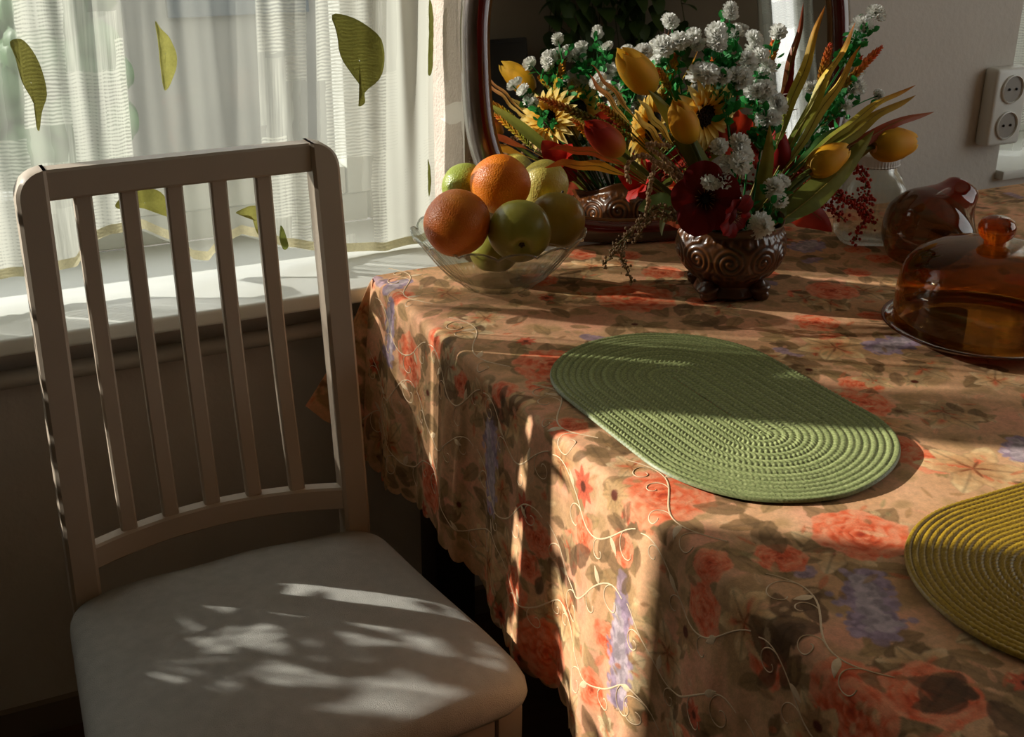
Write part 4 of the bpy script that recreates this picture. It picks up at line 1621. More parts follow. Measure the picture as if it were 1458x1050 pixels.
DC = np.array((0.955, -0.342, TZ))
cake = thing('cake_plate', 'dark amber glass cake plate with raised rim under the glass dome', 'plate', tuple(DC))
mb = MB()
mb.add(*lathe([(0.0, 0.004), (0.070, 0.004), (0.078, 0.0015), (0.084, 0.004), (0.100, 0.007), (0.118, 0.012), (0.128, 0.018), (0.1295, 0.0195), (0.128, 0.0205), (0.122, 0.0175), (0.117, 0.0145), (0.100, 0.010), (0.078, 0.008), (0.0, 0.008)], 120, DC))
mb.build('plate_body', M_AMBERD, cake, sharp=None)
dome = thing('glass_dome', 'amber glass cake dome with round knob standing on its dark plate', 'cake cover', tuple(DC + np.array((0, 0, 0.0165))))
mb = MB()
mb.add(*lathe([(0.1145, 0.0165), (0.1155, 0.020), (0.1150, 0.055), (0.1125, 0.078), (0.106, 0.098), (0.092, 0.113), (0.069, 0.123), (0.040, 0.1285), (0.016, 0.130), (0.0, 0.130)], 120, DC))
mb.add(*lathe([(0.1145, 0.0165), (0.1125, 0.020), (0.1120, 0.055), (0.1095, 0.077), (0.1035, 0.096), (0.090, 0.110), (0.068, 0.120), (0.040, 0.1255), (0.016, 0.127), (0.0, 0.127)], 120, DC))
mb.build('cover', M_AMBER, dome, sharp=None)
mb = MB()
mb.add(*lathe([(0.0, 0.1295), (0.0145, 0.1295), (0.0135, 0.132), (0.015, 0.1345), (0.0205, 0.139), (0.0235, 0.146), (0.0235, 0.153), (0.0205, 0.160), (0.012, 0.1645), (0.0, 0.1658)], 48, DC))
mb.build('knob', thin_glass('amber_knob_glass', (0.72, 0.30, 0.07), refract=0.5, rough=0.02), dome, sharp=None)

# ------------------------------------------------------------------ socket plate
SX, SZ0 = 1.688, 0.880
sk = thing('wall_socket', 'white double wall socket plate with round recesses beside the added window', 'socket', (SX, WY, SZ0))
mb = MB()
mb.add(*rbox((SX, WY - 0.018, SZ0), (0.090, 0.036, 0.155), 0.008, 3))
mb.build('socket_plate', M_SOCKET, sk)
for dz in (0.036, -0.036):
    mb = MB()
    Rx = np.array([[1, 0, 0], [0, 0, -1], [0, 1, 0]])
    V, F = lathe([(0.0285, 0.0), (0.0285, 0.004), (0.0265, 0.005), (0.0255, 0.003), (0.0250, -0.001)], 40)
    V = V @ Rx.T
    mb.add(V + np.array((SX, WY - 0.036, SZ0 + dz)), F)
    rg = mb.build('recess_ring', M_SOCKET, sk)
    mb = MB()
    V, F = lathe([(0.0, 0.0012), (0.0255, 0.0012)], 40)
    mb.add(V @ Rx.T + np.array((SX, WY - 0.036, SZ0 + dz)), F)
    mb.build('recess', M_SOCKIN, rg)
    mb = MB()
    for dx in (-0.0095, 0.0095):
        mb.add(*ball((SX + dx, WY - 0.0385, SZ0 + dz), 0.0028, 10, 6))
    mb.build('contact', M_BLACK, rg)

# ------------------------------------------------------------------ flower pot
PC = np.array((0.752, -0.050, TZ))
pprof = [(0.0, 0.004), (0.046, 0.002), (0.050, 0.006), (0.047, 0.014), (0.044, 0.020), (0.050, 0.026), (0.062, 0.036), (0.073, 0.050), (0.079, 0.066), (0.0795, 0.080), (0.0765, 0.092), (0.0725, 0.099), (0.0715, 0.104), (0.0735, 0.109), (0.0750, 0.112), (0.0730, 0.1135), (0.069, 0.110), (0.067, 0.100), (0.070, 0.080), (0.064, 0.055), (0.045, 0.035), (0.0, 0.030)]
pd = np.array(pprof)
dd = np.concatenate([[0], np.cumsum(np.linalg.norm(np.diff(pd, axis=0), axis=1))])
sq = np.linspace(0, dd[-1], 150)
pp = np.stack([np.interp(sq, dd, pd[:, 0]), np.interp(sq, dd, pd[:, 1])], -1)
outer = sq < dd[14]
relief = {}


def pot_fn(R, Z, T):
    npan = 10
    a = (T * npan / (2 * PI)) % 1.0 - 0.5
    px_ = a * 2 * PI * 0.079 / npan
    pz_ = Z - 0.066
    mirror_ = np.where(np.floor(T * npan / (2 * PI)) % 2 == 0, 1, -1)
    rr_ = np.hypot(px_, pz_)
    an = np.arctan2(pz_, px_ * mirror_)
    sp = np.cos(an - rr_ * 760) * np.exp(-(rr_ / 0.024) ** 4) + 0.5 * np.cos(pz_ * 420 + mirror_ * px_ * 300) * np.exp(-((np.abs(pz_) - 0.026) / 0.007) ** 2)
    beads = np.maximum(0, np.cos(T * 40)) * np.exp(-((Z - 0.0955) / 0.0035) ** 2) * 1.2
    ribs_ = 0.5 * np.cos(T * npan * 3) * np.exp(-((Z - 0.036) / 0.008) ** 2)
    h = (sp * 0.9 + beads + ribs_) * outer[:, None] * np.clip((Z - 0.024) / 0.008, 0, 1)
    relief['h'] = h
    R = R + 0.0015 * h
    R = R * (1 + 0.025 * np.cos(4 * T + 0.6) * np.clip((Z - 0.04) / 0.05, 0, 1))
    Z = Z + 0.004 * np.cos(4 * T + 0.6) * np.clip((Z - 0.095) / 0.015, 0, 1)
    return R, Z


V, F = lathe(pp, 320, PC, pot_fn)
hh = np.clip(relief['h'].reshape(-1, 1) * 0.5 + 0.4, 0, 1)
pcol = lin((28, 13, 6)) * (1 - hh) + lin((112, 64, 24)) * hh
pot = thing('flower_pot', 'squat brown glazed pot with scroll relief holding the artificial bouquet', 'pot', tuple(PC))
mb = MB()
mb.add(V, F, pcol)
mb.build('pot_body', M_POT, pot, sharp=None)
for k in range(4):
    a = 0.42 + k * PI / 2 + PI
    c = PC + np.array((0.053 * math.cos(a), 0.053 * math.sin(a), 0.0))
    mb = MB()

    def foot_fn(D, T, Ph):
        return D * (1 + 0.14 * np.cos(6 * Ph + T))[..., None]
    mb.add(*ball(c + np.array((0, 0, 0.0158)), (0.0145, 0.0145, 0.0155), 20, 14, foot_fn), col=lin((74, 40, 20)))
    mb.add(*ball(c + np.array((0.006 * math.cos(a), 0.006 * math.sin(a), 0.009)), (0.009, 0.009, 0.0088), 14, 9), col=lin((92, 54, 26)))
    mb.build('foot', M_POT, pot, sharp=None)
mb = MB()
V, F = lathe([(0.0, 0.098), (0.03, 0.102), (0.055, 0.099), (0.0675, 0.092)], 40, PC, lambda R, Z, T: (R, Z + 0.004 * np.sin(5 * T) * (R < 0.06)))
mb.add(V, F, lin((28, 26, 14)))
mb.build('moss_filling', M_SOLID, pot)

# ------------------------------------------------------------------ bouquet
MOUTH = PC + np.array((0, 0, 0.100))
DY = -0.05


def mouth(dx, dy):
    return MOUTH + np.array((dx, dy, 0.0))


def petal_mesh(name, R, cols, half=74, tipclose=1.0, mat=None):
    """one petal of a closed bud; height 1 along z"""
    nv, nu = 16, 9
    V = np.zeros((nv, nu, 3))
    C = np.zeros((nv, nu, 3))
    stops = np.array([lin(c) for c in cols])
    for i, v in enumerate(np.linspace(0, 1, nv)):
        r = R * math.sqrt(max(0, 1 - ((v - 0.40) / (0.62 if v > 0.4 else 0.43)) ** 2)) + 0.01
        a_half = math.radians(half) * (1 - 0.80 * v ** 4)
        for j, u in enumerate(np.linspace(-1, 1, nu)):
            a = a_half * u
            rr_ = r * (1 + 0.03 * (1 - u * u))
            V[i, j] = (rr_ * math.cos(a), rr_ * math.sin(a), v - 0.06 * u * u * v ** 3)
            for k in range(3):
                C[i, j, k] = np.interp(v, np.linspace(0, 1, len(stops)), stops[:, k]) * (1.0 - 0.30 * max(0, abs(u) - 0.55) / 0.45)  # petal edges darkened in colour as shade along the seams
    mb = MB()
    mb.add(V.reshape(-1, 3), grid_faces(nv, nu), C.reshape(-1, 3))
    return mb.mesh(name, mat or M_PETAL, sharp=None)


PET_Y = petal_mesh('petal', 0.29, [(190, 150, 30), (238, 176, 30), (248, 190, 46), (250, 202, 76)])
PET_YO = petal_mesh('petal', 0.29, [(204, 160, 44), (236, 176, 36), (240, 166, 32), (244, 188, 64)])
PET_R = petal_mesh('petal', 0.30, [(214, 160, 44), (214, 104, 30), (192, 52, 20), (150, 26, 14)])
PET_DR = petal_mesh('petal', 0.30, [(120, 14, 8), (150, 10, 6), (160, 12, 8)])


def tulip(label, base, tip, pm, root, leaves=(), fat=1.0, bend=0.03):
    base, tip, root = np.array(base), np.array(tip), np.array(root)
    ax = tip - base
    h = float(np.linalg.norm(ax))
    t = thing('tulip', label, 'flower', tuple(root), 'artificial tulips in the pot')
    ctrl = base - ax / h * np.linalg.norm(base - root) * 0.5
    mb = MB()
    mb.add(*tube(bez(root, ctrl, base + ax * 0.02, 14), 0.0034, 8), col=lin((98, 108, 46)))
    mb.build('stem', M_LEAF, t, sharp=None)
    for k in range(6):
        s = h * (1.0 if k >= 3 else 0.93)
        w = fat * (0.90 if k >= 3 else 1.0)
        m_ = Matrix.Translation(Vector(base - root)) @ rot_to(ax, k * PI * 2 / 3 + (0.3 if k < 3 else 0.3 + PI / 3)) @ Matrix.Diagonal((h * w, h * w, s, 1))
        inst('petal', pm, t, m_)
    for (p1, p2, w, cols) in leaves:
        mb = MB()
        P = bez(root + np.array((0, 0, 0.0)), p1, p2, 18)
        mb.add(*leafblade(P, lens_width(18, w, 0.5), up=(0.35, 0.75, -0.2), fold=0.35, cols=cols, na=7, wave=0.05))
        mb.build('leaf', M_LEAF, t, sharp=None)
    return t


OLV = [(78, 90, 40), (118, 124, 52), (146, 142, 62)]
OLV2 = [(78, 88, 40), (120, 124, 50), (150, 142, 60), (160, 140, 60)]
tulip('yellow tulip leaning over the left of the bouquet, highest of the tulips', (0.617,-0.030,1.048), (0.561,-0.030,1.105), PET_Y, mouth(-0.02, 0.0), [((0.665,-0.060,0.991), (0.597,-0.050,1.053), 0.012, OLV)], fat=0.92)
tulip('yellow tulip upright in front of the sunflower', (0.658,-0.070,0.983), (0.626,-0.070,1.040), PET_YO, mouth(-0.01, -0.02), [((0.685,-0.060,0.950), (0.622,-0.060,1.032), 0.013, OLV)])
tulip('yellow orange tulip low at the right, nearer the pot of the two', (0.858,-0.080,0.924), (0.925,-0.080,0.952), PET_YO, mouth(0.035, -0.02), [((0.904,-0.060,0.866), (0.988,-0.060,0.968), 0.020, OLV)])
tulip('yellow tulip reaching farthest right in front of the wall', (0.999,-0.050,0.939), (1.084,-0.050,0.941), PET_YO, mouth(0.045, -0.01), [((0.941,-0.040,0.910), (1.072,-0.040,0.980), 0.012, OLV2)])
tulip('red orange tulip bud drooping left above the fruit', (0.554,-0.060,0.975), (0.498,-0.060,1.020), PET_R, mouth(-0.03, -0.01), [((0.646,-0.050,0.942), (0.593,-0.050,0.990), 0.008, OLV)], fat=0.86)
tulip('dark red tulip behind an upright olive leaf at the pot', (0.838,-0.040,0.921), (0.825,-0.040,0.979), PET_DR, mouth(0.02, 0.0), [((0.792,-0.080,0.904), (0.779,-0.080,0.998), 0.011, OLV2)], fat=0.9)

# sunflower heads
def sunflower(label, c, face, R, root):
    c, root, face = np.array(c), np.array(root), np.array(face, float)
    face /= np.linalg.norm(face)
    t = thing('sunflower', label, 'flower', tuple(root), 'artificial sunflowers')
    mb = MB()
    mb.add(*tube(bez(root, c - face * 0.05, c - face * 0.006, 12), 0.003, 8), col=lin((90, 96, 44)))
    mb.build('stem', M_LEAF, t, sharp=None)
    s = np.linspace(0, 1, 9)
    mb = MB()
    mb.add(*leafblade(np.stack([s, 0 * s, 0.20 * s - 0.28 * s ** 3], -1), lens_width(9, 0.15, 0.45, 0.03), fold=0.35, na=5, cols=[(224, 150, 24), (244, 190, 60), (246, 212, 110), (236, 214, 150)]))
    pm = mb.mesh('petal', M_PETAL, sharp=None)
    for ring, (n, sc0, z, tilt) in enumerate(((21, 1.0, 0, 0.08), (19, 0.82, 0.003, 0.32), (14, 0.6, 0.005, 0.6))):
        for k in range(n):
            m_ = Matrix.Translation(Vector(c - root)) @ rot_to(face) @ Matrix.Rotation(k * 2 * PI / n + ring * 0.2, 4, 'Z') @ Matrix.Translation((R * 0.26, 0, z)) @ Matrix.Rotation(-tilt, 4, 'Y') @ Matrix.Scale(R * 0.78 * sc0 * (0.92 + 0.16 * random.random()), 4)
            inst('petal', pm, t, m_)
    mb = MB()
    for k in range(70):
        a, q = k * 2.39996, math.sqrt(k / 70) * R * 0.36
        mb.add(*ball((q * math.cos(a), q * math.sin(a), 0.008 - 12 * q * q), (R * 0.045,) * 3, 6, 4), col=lin((52, 30, 14)) * (0.6 + 0.8 * random.random()))
    mb.add(*ball((0, 0, 0), (R * 0.38, R * 0.38, 0.006), 16, 6), col=lin((30, 18, 8)))
    ob = bpy.data.objects.new('seed_disc', mb.mesh('seed_disc', M_SOLID))
    COL.objects.link(ob)
    ob.parent = t
    ob.matrix_local = Matrix.Translation(Vector(c - root)) @ rot_to(face)
    return t


sunflower('yellow sunflower with a dark centre turned down behind the front tulip', (0.694,-0.040,1.010), (0.12, -0.88, -0.12), 0.056, mouth(0, 0.01))
sunflower('pale yellow sunflower facing left above the drooping red tulip', (0.641,0.000,0.989), (-0.55, 0.80, 0.15), 0.060, mouth(-0.02, 0.02))

# poppies
def poppy(label, c, face, R, root, col, n=5):
    c, root, face = np.array(c), np.array(root), np.array(face, float)
    face /= np.linalg.norm(face)
    t = thing('poppy', label, 'flower', tuple(root), 'dark red poppies')
    mb = MB()
    mb.add(*tube(bez(root, c - face * 0.04, c - face * 0.004, 10), 0.003, 8), col=lin((70, 70, 34)))
    mb.build('stem', M_LEAF, t, sharp=None)
    nv, nu = 10, 11
    V, C = np.zeros((nv, nu, 3)), np.zeros((nv, nu, 3))
    for i, v in enumerate(np.linspace(0.03, 1, nv)):
        for j, u in enumerate(np.linspace(-1, 1, nu)):
            a = u * 0.80 * (0.55 + 0.55 * math.sin(PI * min(1, v * 0.85)))
            rad_ = v * (1 - 0.16 * u * u * v)
            V[i, j] = (rad_ * math.cos(a), rad_ * math.sin(a), 0.72 * v ** 0.85 - 0.30 * v ** 3 + 0.07 * math.sin(u * 7) * v * v)
            C[i, j] = lin((10, 5, 5)) * max(0, 1 - (v / 0.42) ** 3) + lin(col) * min(1, (v / 0.42) ** 3) * (0.85 + 0.25 * v)
    mb = MB()
    mb.add(V.reshape(-1, 3), grid_faces(nv, nu), C.reshape(-1, 3))
    pm = mb.mesh('petal', M_PETAL, sharp=None)
    for k in range(n):
        m_ = Matrix.Translation(Vector(c - root)) @ rot_to(face) @ Matrix.Rotation(k * 2 * PI / n, 4, 'Z') @ Matrix.Translation((0, 0, 0.001 * (k % 2))) @ Matrix.Scale(R * (1.0 if k % 2 else 0.92), 4)
        inst('petal', pm, t, m_)
    mb = MB()
    mb.add(*ball((0, 0, 0.008), (R * 0.16, R * 0.16, R * 0.14), 12, 8), col=lin((18, 10, 10)))
    for k in range(14):
        a = k * 2.4
        q = R * (0.20 + 0.12 * random.random())
        mb.add(*tube([(0, 0, 0.004), (q * 0.7 * math.cos(a), q * 0.7 * math.sin(a), R * 0.25), (q * math.cos(a), q * math.sin(a), R * 0.42)], 0.0005, 5), col=lin((150, 110, 70)))
    ob = bpy.data.objects.new('stamens', mb.mesh('stamens', M_SOLID))
    COL.objects.link(ob)
    ob.parent = t
    ob.matrix_local = Matrix.Translation(Vector(c - root)) @ rot_to(face)
    return t


poppy('dark red poppy with an open black centre at the pot rim', (0.665,-0.100,0.910), (-0.45, -0.80, 0.18), 0.052, mouth(-0.025, -0.03), (112, 9, 6))
poppy('dark red poppy hanging lowest over the front of the pot rim', (0.689,-0.125,0.892), (0.25, -0.85, -0.15), 0.034, mouth(-0.005, -0.045), (120, 10, 6), 5)
poppy('orange red poppy half hidden behind the white blossoms', (0.755,-0.030,0.961), (0.1, -0.6, 0.5), 0.046, mouth(0.0, 0.0), (186, 50, 20), 5)
poppy('bright red poppy at the back of the bouquet beside the mirror', (0.665,0.030,0.900), (-0.7, 0.3, 0.5), 0.042, mouth(-0.04, 0.03), (166, 26, 12), 6)

# white blossom sprays
def blossom_mesh():
    mb = MB()
    r_ = random.Random(3)
    for ring, (n, el, ln) in enumerate(((9, -0.25, 0.9), (10, 0.15, 1.05), (9, 0.55, 0.95), (7, 0.95, 0.85), (4, 1.3, 0.75))):
        for k in range(n):
            a = k * 2 * PI / n + ring * 0.4 + r_.random() * 0.2
            s = np.linspace(0, 1, 4)
            d = np.array((math.cos(a) * math.cos(el), math.sin(a) * math.cos(el), math.sin(el)))
            P = np.outer(s, d) * ln + np.array((0, 0, 1.0)) * (0.12 * s ** 2)[:, None]
            mb.add(*leafblade(P, np.array((0.05, 0.18, 0.26, 0.17)) * (0.8 + 0.4 * r_.random()), up=(r_.random() - 0.5, r_.random() - 0.5, 1), fold=-0.45, na=3, cols=[(204, 212, 190), (240, 240, 234), (246, 245, 240)], wave=0.5))
    return mb.mesh('blossom', M_BLOOM, sharp=None)


BLOSSOM = blossom_mesh()


def spray(label, root, heads, fork=0.6, green=(46, 132, 62), size=0.0125, tufts=14):
    """white flowered spray: heads = (point, scale)"""
    root = np.array(root)
    t = thing('white_spray', label, 'flower', tuple(root), 'sprays of white blossom')
    heads = [(np.array(p), s) for p, s in heads]
    mean = sum(p for p, s in heads) / len(heads)
    node = root + (mean - root) * fork
    st_ = MB()
    st_.add(*tube(bez(root, root + (node - root) * 0.5 + np.array((0, 0, 0.01)), node, 8), 0.0016, 6), col=lin(green) * 0.8)
    fo = MB()
    for p, s in heads:
        d = (p - node)
        d /= np.linalg.norm(d) + 1e-9
        d = d * 0.6 + np.array((-0.25, -0.6, 0.35))
        st_.add(*tube(bez(node, node + (p - node) * 0.6 + np.array((0, 0, 0.008)), p, 8), 0.0010, 5), col=lin(green))
        for q in range(3 if s > 1.05 else 2):
            off = np.array((random.gauss(0, 0.007), random.gauss(0, 0.007), random.gauss(0, 0.007))) * (0 if q == 0 else 1.0) * s
            m_ = Matrix.Translation(Vector(p + off - root)) @ rot_to(d + np.array((random.gauss(0, 0.3), random.gauss(0, 0.3), 0)), random.random() * 6) @ Matrix.Scale(size * s * (0.85 + 0.3 * random.random()), 4)
            inst('blossom', BLOSSOM, t, m_)
        for k in range(int(tufts * 1.7)):
            q = p + (node - p) * (0.15 + 0.7 * random.random()) + np.array([random.gauss(0, 0.006) for _ in range(3)])
            a = np.array((random.gauss(0, 1), random.gauss(0, 1), random.gauss(0.6, 0.8)))
            a /= np.linalg.norm(a)
            ln = 0.010 + 0.010 * random.random()
            sgm = np.linspace(0, 1, 5)
            fo.add(*leafblade(q + np.outer(sgm, a) * ln, lens_width(5, ln * 0.30, 0.6), up=(random.gauss(0, 1), random.gauss(0, 1), 0.4), na=3, cols=[np.array(green) * 0.8, green, np.array(green) * 1.15]))
    st_.build('stem', M_LEAF, t, sharp=None)
    fo.build('foliage', M_LEAF, t, sharp=None)
    return t


spray('white blossom spray high at the left of the bouquet before the mirror', mouth(-0.01, 0.01), [((0.613,-0.010,1.094), 1.0), ((0.650,0.000,1.099), 1.2), ((0.667,0.010,1.128), 0.85), ((0.648,0.010,1.083), 0.9)])
spray('tallest white blossom spray rising from the middle of the bouquet', mouth(0.01, 0.0), [((0.742,-0.020,1.147), 0.9), ((0.708,-0.040,1.111), 1.15), ((0.759,-0.010,1.114), 0.9), ((0.692,-0.020,1.101), 1.0)], fork=0.72)
spray('white blossom spray just above the sunflower', mouth(0.005, -0.01), [((0.692,-0.050,1.066), 1.35), ((0.714,-0.050,1.061), 1.0), ((0.738,-0.050,1.062), 1.1)], fork=0.7)
spray('white blossom spray beside the red fern leaf', mouth(0.015, 0.0), [((0.795,-0.010,1.089), 1.2), ((0.842,-0.000,1.108), 1.0), ((0.773,-0.030,1.072), 1.0), ((0.805,-0.020,1.056), 1.0)], fork=0.66)
spray('white blossom spray of full heads under the red fern leaf', mouth(0.015, -0.02), [((0.790,-0.050,1.039), 1.3), ((0.776,-0.050,1.038), 0.9), ((0.812,-0.050,1.014), 1.2), ((0.797,-0.060,0.999), 1.1)], fork=0.6)
spray('white blossom spray low in front above the open poppy', mouth(-0.005, -0.04), [((0.714,-0.110,0.966), 1.25), ((0.690,-0.110,0.958), 0.9), ((0.677,-0.110,0.942), 1.15)], fork=0.55, tufts=10)
spray('white blossoms hanging lowest over the pot rim', mouth(0.02, -0.05), [((0.739,-0.130,0.875), 1.25), ((0.769,-0.110,0.909), 1.1), ((0.792,-0.100,0.920), 0.8)], fork=0.4, tufts=8)
spray('white blossom spray highest at the right before the wall', mouth(0.03, 0.0), [((0.978,-0.020,1.110), 1.2), ((0.999,-0.020,1.130), 1.0), ((0.973,-0.020,1.092), 0.6)], fork=0.8, tufts=18)
spray('white blossom spray among the orange spikes at the right', mouth(0.03, 0.01), [((0.996,0.000,1.045), 0.9), ((0.988,0.000,1.017), 1.1), ((1.045,0.000,1.004), 0.8), ((0.918,0.000,1.025), 0.8)], fork=0.7, tufts=10)
spray('small white blossom spray by the right hand tulips', mouth(0.03, 0.0), [((0.952,0.000,0.949), 1.1), ((0.902,0.000,0.953), 0.9), ((0.972,-0.010,0.997), 0.7)], fork=0.6, tufts=10)
spray('white blossom spray at the back reflected beside the yellow tulip', mouth(-0.02, 0.03), [((0.594,0.050,1.035), 1.0), ((0.577,0.050,1.047), 0.8), ((0.612,0.050,1.014), 0.9)], fork=0.6, tufts=8)

# seed spikes
def spike(label, root, a, b_, cols, r=0.0055, n=90, bend=(0, 0, 0.01)):
    root, a, b_ = np.array(root), np.array(a), np.array(b_)
    t = thing('seed_spike', label, 'flower', tuple(root), 'orange seed spikes')
    mid = root + (a - root) * 0.55 + np.array(bend)
    P = bez(root, mid, a, 10)
    mb = MB()
    mb.add(*tube(P, 0.0013, 6), col=lin((112, 110, 44)))
    Q = bez(a, (a + b_) / 2 + np.array(bend) * 0.4, b_, 24)
    mb.add(*tube(Q, 0.0010, 5), col=lin((130, 110, 40)))
    mb.build('stem', M_LEAF, t, sharp=None)
    T, N_, B_ = frames(Q)
    g = MB()
    stops = np.array([lin(c) for c in cols])
    for k in range(n):
        f = k / n
        i = f * 23
        i0 = int(i)
        p = Q[i0] + (Q[min(i0 + 1, 23)] - Q[i0]) * (i - i0)
        an = k * 2.4
        taper = (0.5 + 0.5 * math.sin(PI * min(1, f * 0.8 + 0.12))) * (1 if f < 0.8 else 1 - (f - 0.8) * 2.5)
        rd = N_[i0] * math.cos(an) + B_[i0] * math.sin(an)
        d = rd * 0.8 + T[i0] * 0.9
        d /= np.linalg.norm(d)
        s = np.linspace(0, 1, 4)
        ln = r * 1.5 * taper + 0.001
        col = [np.interp(f, np.linspace(0, 1, len(stops)), stops[:, c]) * (0.75 + 0.5 * random.random()) for c in range(3)]
        V, F = tube(p + np.outer(s, d) * ln, np.array((0.25, 0.42, 0.34, 0.06)) * ln * 0.55, 5, caps=False)
        g.add(V, F, col)
    sp_ = g.build('grains', M_SOLID, t, sharp=None)
    return t


OR = [(146, 120, 30), (196, 128, 28), (214, 104, 34), (220, 92, 50)]
YO = [(110, 106, 36), (172, 142, 40), (206, 146, 34), (210, 120, 40)]
spike('orange and green seed spike stretching far left over the fruit', mouth(-0.03, 0.0), (0.601,-0.020,0.979), (0.453,-0.010,1.047), [(120, 104, 34), (150, 124, 40), (104, 112, 40), (110, 108, 40), (206, 124, 36), (216, 112, 40)], 0.0065, 120)
spike('short golden seed spike beside the drooping red tulip', mouth(-0.03, 0.0), (0.588,-0.030,0.992), (0.534,-0.030,1.035), YO, 0.006, 70)
spike('golden seed spike standing behind the highest tulip', mouth(-0.01, 0.01), (0.650,0.000,1.019), (0.675,0.000,1.092), YO, 0.0075, 110)
spike('orange seed spike beside the bright curtain reflection', mouth(0.01, 0.02), (0.835,0.010,1.044), (0.852,0.010,1.112), OR, 0.007, 90)
spike('orange seed spike leaning right, tip below the highest white spray', mouth(0.03, 0.0), (0.957,-0.010,1.018), (1.029,-0.010,1.079), OR, 0.0065, 110)
spike('coral seed spike upright before the mirror frame', mouth(0.03, 0.01), (0.933,0.010,1.022), (0.948,0.010,1.085), OR, 0.006, 90)
spike('rust seed spike between the long striped leaves', mouth(0.03, 0.02), (0.966,0.010,0.978), (1.009,0.010,1.064), [(120, 84, 30), (176, 84, 30), (196, 84, 40)], 0.0065, 110)
spike('rust seed spike lower among the right hand leaves', mouth(0.03, 0.02), (0.963,0.020,0.965), (0.993,0.020,1.037), [(120, 84, 30), (176, 84, 30), (190, 90, 40)], 0.006, 90)
spike('golden seed spike low behind the fruit', mouth(-0.04, 0.02), (0.605,0.050,0.934), (0.540,0.050,1.000), YO, 0.006, 80)
spike('golden feathery seed spike by the sunflower tip', mouth(-0.015, 0.0), (0.653,-0.020,1.042), (0.629,-0.020,1.072), YO, 0.006, 60)

# long striped leaves
def blade(label, root, mid, tip, w, cols, edge=None, name='striped_leaf', wave=0.25, tw=0.6, grp='long striped leaves', sf=None):
    root = np.array(root)
    t = thing(name, label, 'leaf', tuple(root), grp)
    P = bez(root, mid, tip, 36)
    tl_ = np.linspace(0, 1, 36)
    sf = sf if sf is not None else (0.30 if name == 'striped_leaf' else 0.25)
    q_ = np.clip((tl_ - sf) / (1 - sf), 0, 1)
    if name == 'striped_leaf':
        side = np.cross(P[-1] - P[0], (0.3, 0.8, -0.3))
        side /= np.linalg.norm(side)
        P = P + side * (0.0058 * np.sin(q_ * 13 + len(label)) * q_ * (1.2 - q_))[:, None]
    wd = w * np.sin(PI * q_ ** 0.85) ** 0.75 + 0.0010 * (1 - tl_)
    mb = MB()
    mb.add(*leafblade(P, wd, up=(0.3, 0.8, -0.3), fold=0.3, cols=cols, edge=edge, na=7, wave=wave, twist=tw))
    mb.build('blade', M_LEAF, t, sharp=None)
    mb = MB()
    mb.add(*tube(P[:30] + np.array((0, -0.0006, 0)), np.linspace(0.0012, 0.0004, 30), 5), col=lin((150, 130, 60)))
    mb.build('midrib', M_LEAF, t, sharp=None)
    return t


GY = [(66, 96, 42), (92, 122, 50), (130, 148, 60), (196, 184, 74), (222, 176, 64), (206, 116, 48)]
YY = [(72, 100, 46), (120, 136, 62), (206, 196, 104), (226, 190, 84), (212, 124, 50)]
RB = [(60, 84, 40), (84, 88, 38), (130, 70, 36), (170, 76, 46), (176, 110, 80)]
blade('brown striped leaf standing straight up beside the curtain reflection', mouth(0.02, 0.01), (0.854,-0.020,1.007), (0.866,-0.020,1.150), 0.0062, [(80, 92, 40), (150, 120, 50), (140, 80, 44), (130, 60, 40)])
blade('golden striped leaf standing up in front of the mirror frame', mouth(0.022, 0.0), (0.840,-0.050,1.014), (0.879,-0.050,1.149), 0.0075, GY)
blade('golden twisted leaf leaning right across the mirror frame', mouth(0.028, 0.0), (0.868,-0.050,1.001), (0.939,-0.050,1.124), 0.0080, GY, tw=1.2)
blade('pale yellow leaf leaning right below the golden twisted one', mouth(0.03, 0.0), (0.875,-0.060,0.988), (0.944,-0.060,1.093), 0.0072, YY, tw=0.9)
blade('orange tipped leaf reaching right, uppermost of the level ones', mouth(0.035, 0.0), (0.921,-0.050,0.992), (1.067,-0.050,1.027), 0.0068, GY, tw=0.8)
blade('green and yellow leaf reaching right, middle of the level ones', mouth(0.035, -0.01), (0.915,-0.060,0.974), (1.060,-0.060,1.014), 0.0090, [(50, 84, 40), (70, 100, 44), (120, 130, 50), (190, 160, 60), (190, 140, 50)], tw=0.7)
blade('red brown leaf reaching farthest right against the wall', mouth(0.035, 0.0), (0.938,-0.050,0.965), (1.111,-0.050,0.984), 0.0090, RB, tw=0.5)
blade('dark green leaf under the level striped leaves', mouth(0.03, 0.0), (0.882,-0.040,0.958), (0.995,-0.040,0.990), 0.008, [(40, 70, 36), (56, 92, 44), (86, 110, 50)], tw=0.4)
blade('orange edged leaf hanging left just above the lemon', mouth(-0.035, 0.0), (0.585,0.000,0.962), (0.471,0.000,0.950), 0.0075, [(90, 96, 40), (170, 140, 50), (206, 140, 40), (176, 70, 30)], tw=0.8, sf=0.5)
blade('rust leaf pointing left over the back of the fruit', mouth(-0.035, 0.01), (0.591,0.010,0.974), (0.481,0.010,0.971), 0.0060, [(90, 80, 36), (150, 76, 36), (170, 66, 30)], tw=0.5, sf=0.5)
blade('pink tipped bract pointing up left of the highest tulip', mouth(-0.03, 0.0), (0.600,-0.010,0.996), (0.529,-0.010,1.071), 0.0036, [(120, 126, 56), (226, 196, 90), (236, 200, 110), (226, 132, 96)], tw=0.5, sf=0.62)
blade('slender pink bract crossing the first one by the highest tulip', mouth(-0.03, 0.0), (0.611,-0.020,1.002), (0.526,-0.020,1.086), 0.0026, [(120, 126, 56), (220, 186, 90), (216, 136, 96)], tw=0.3, sf=0.62)
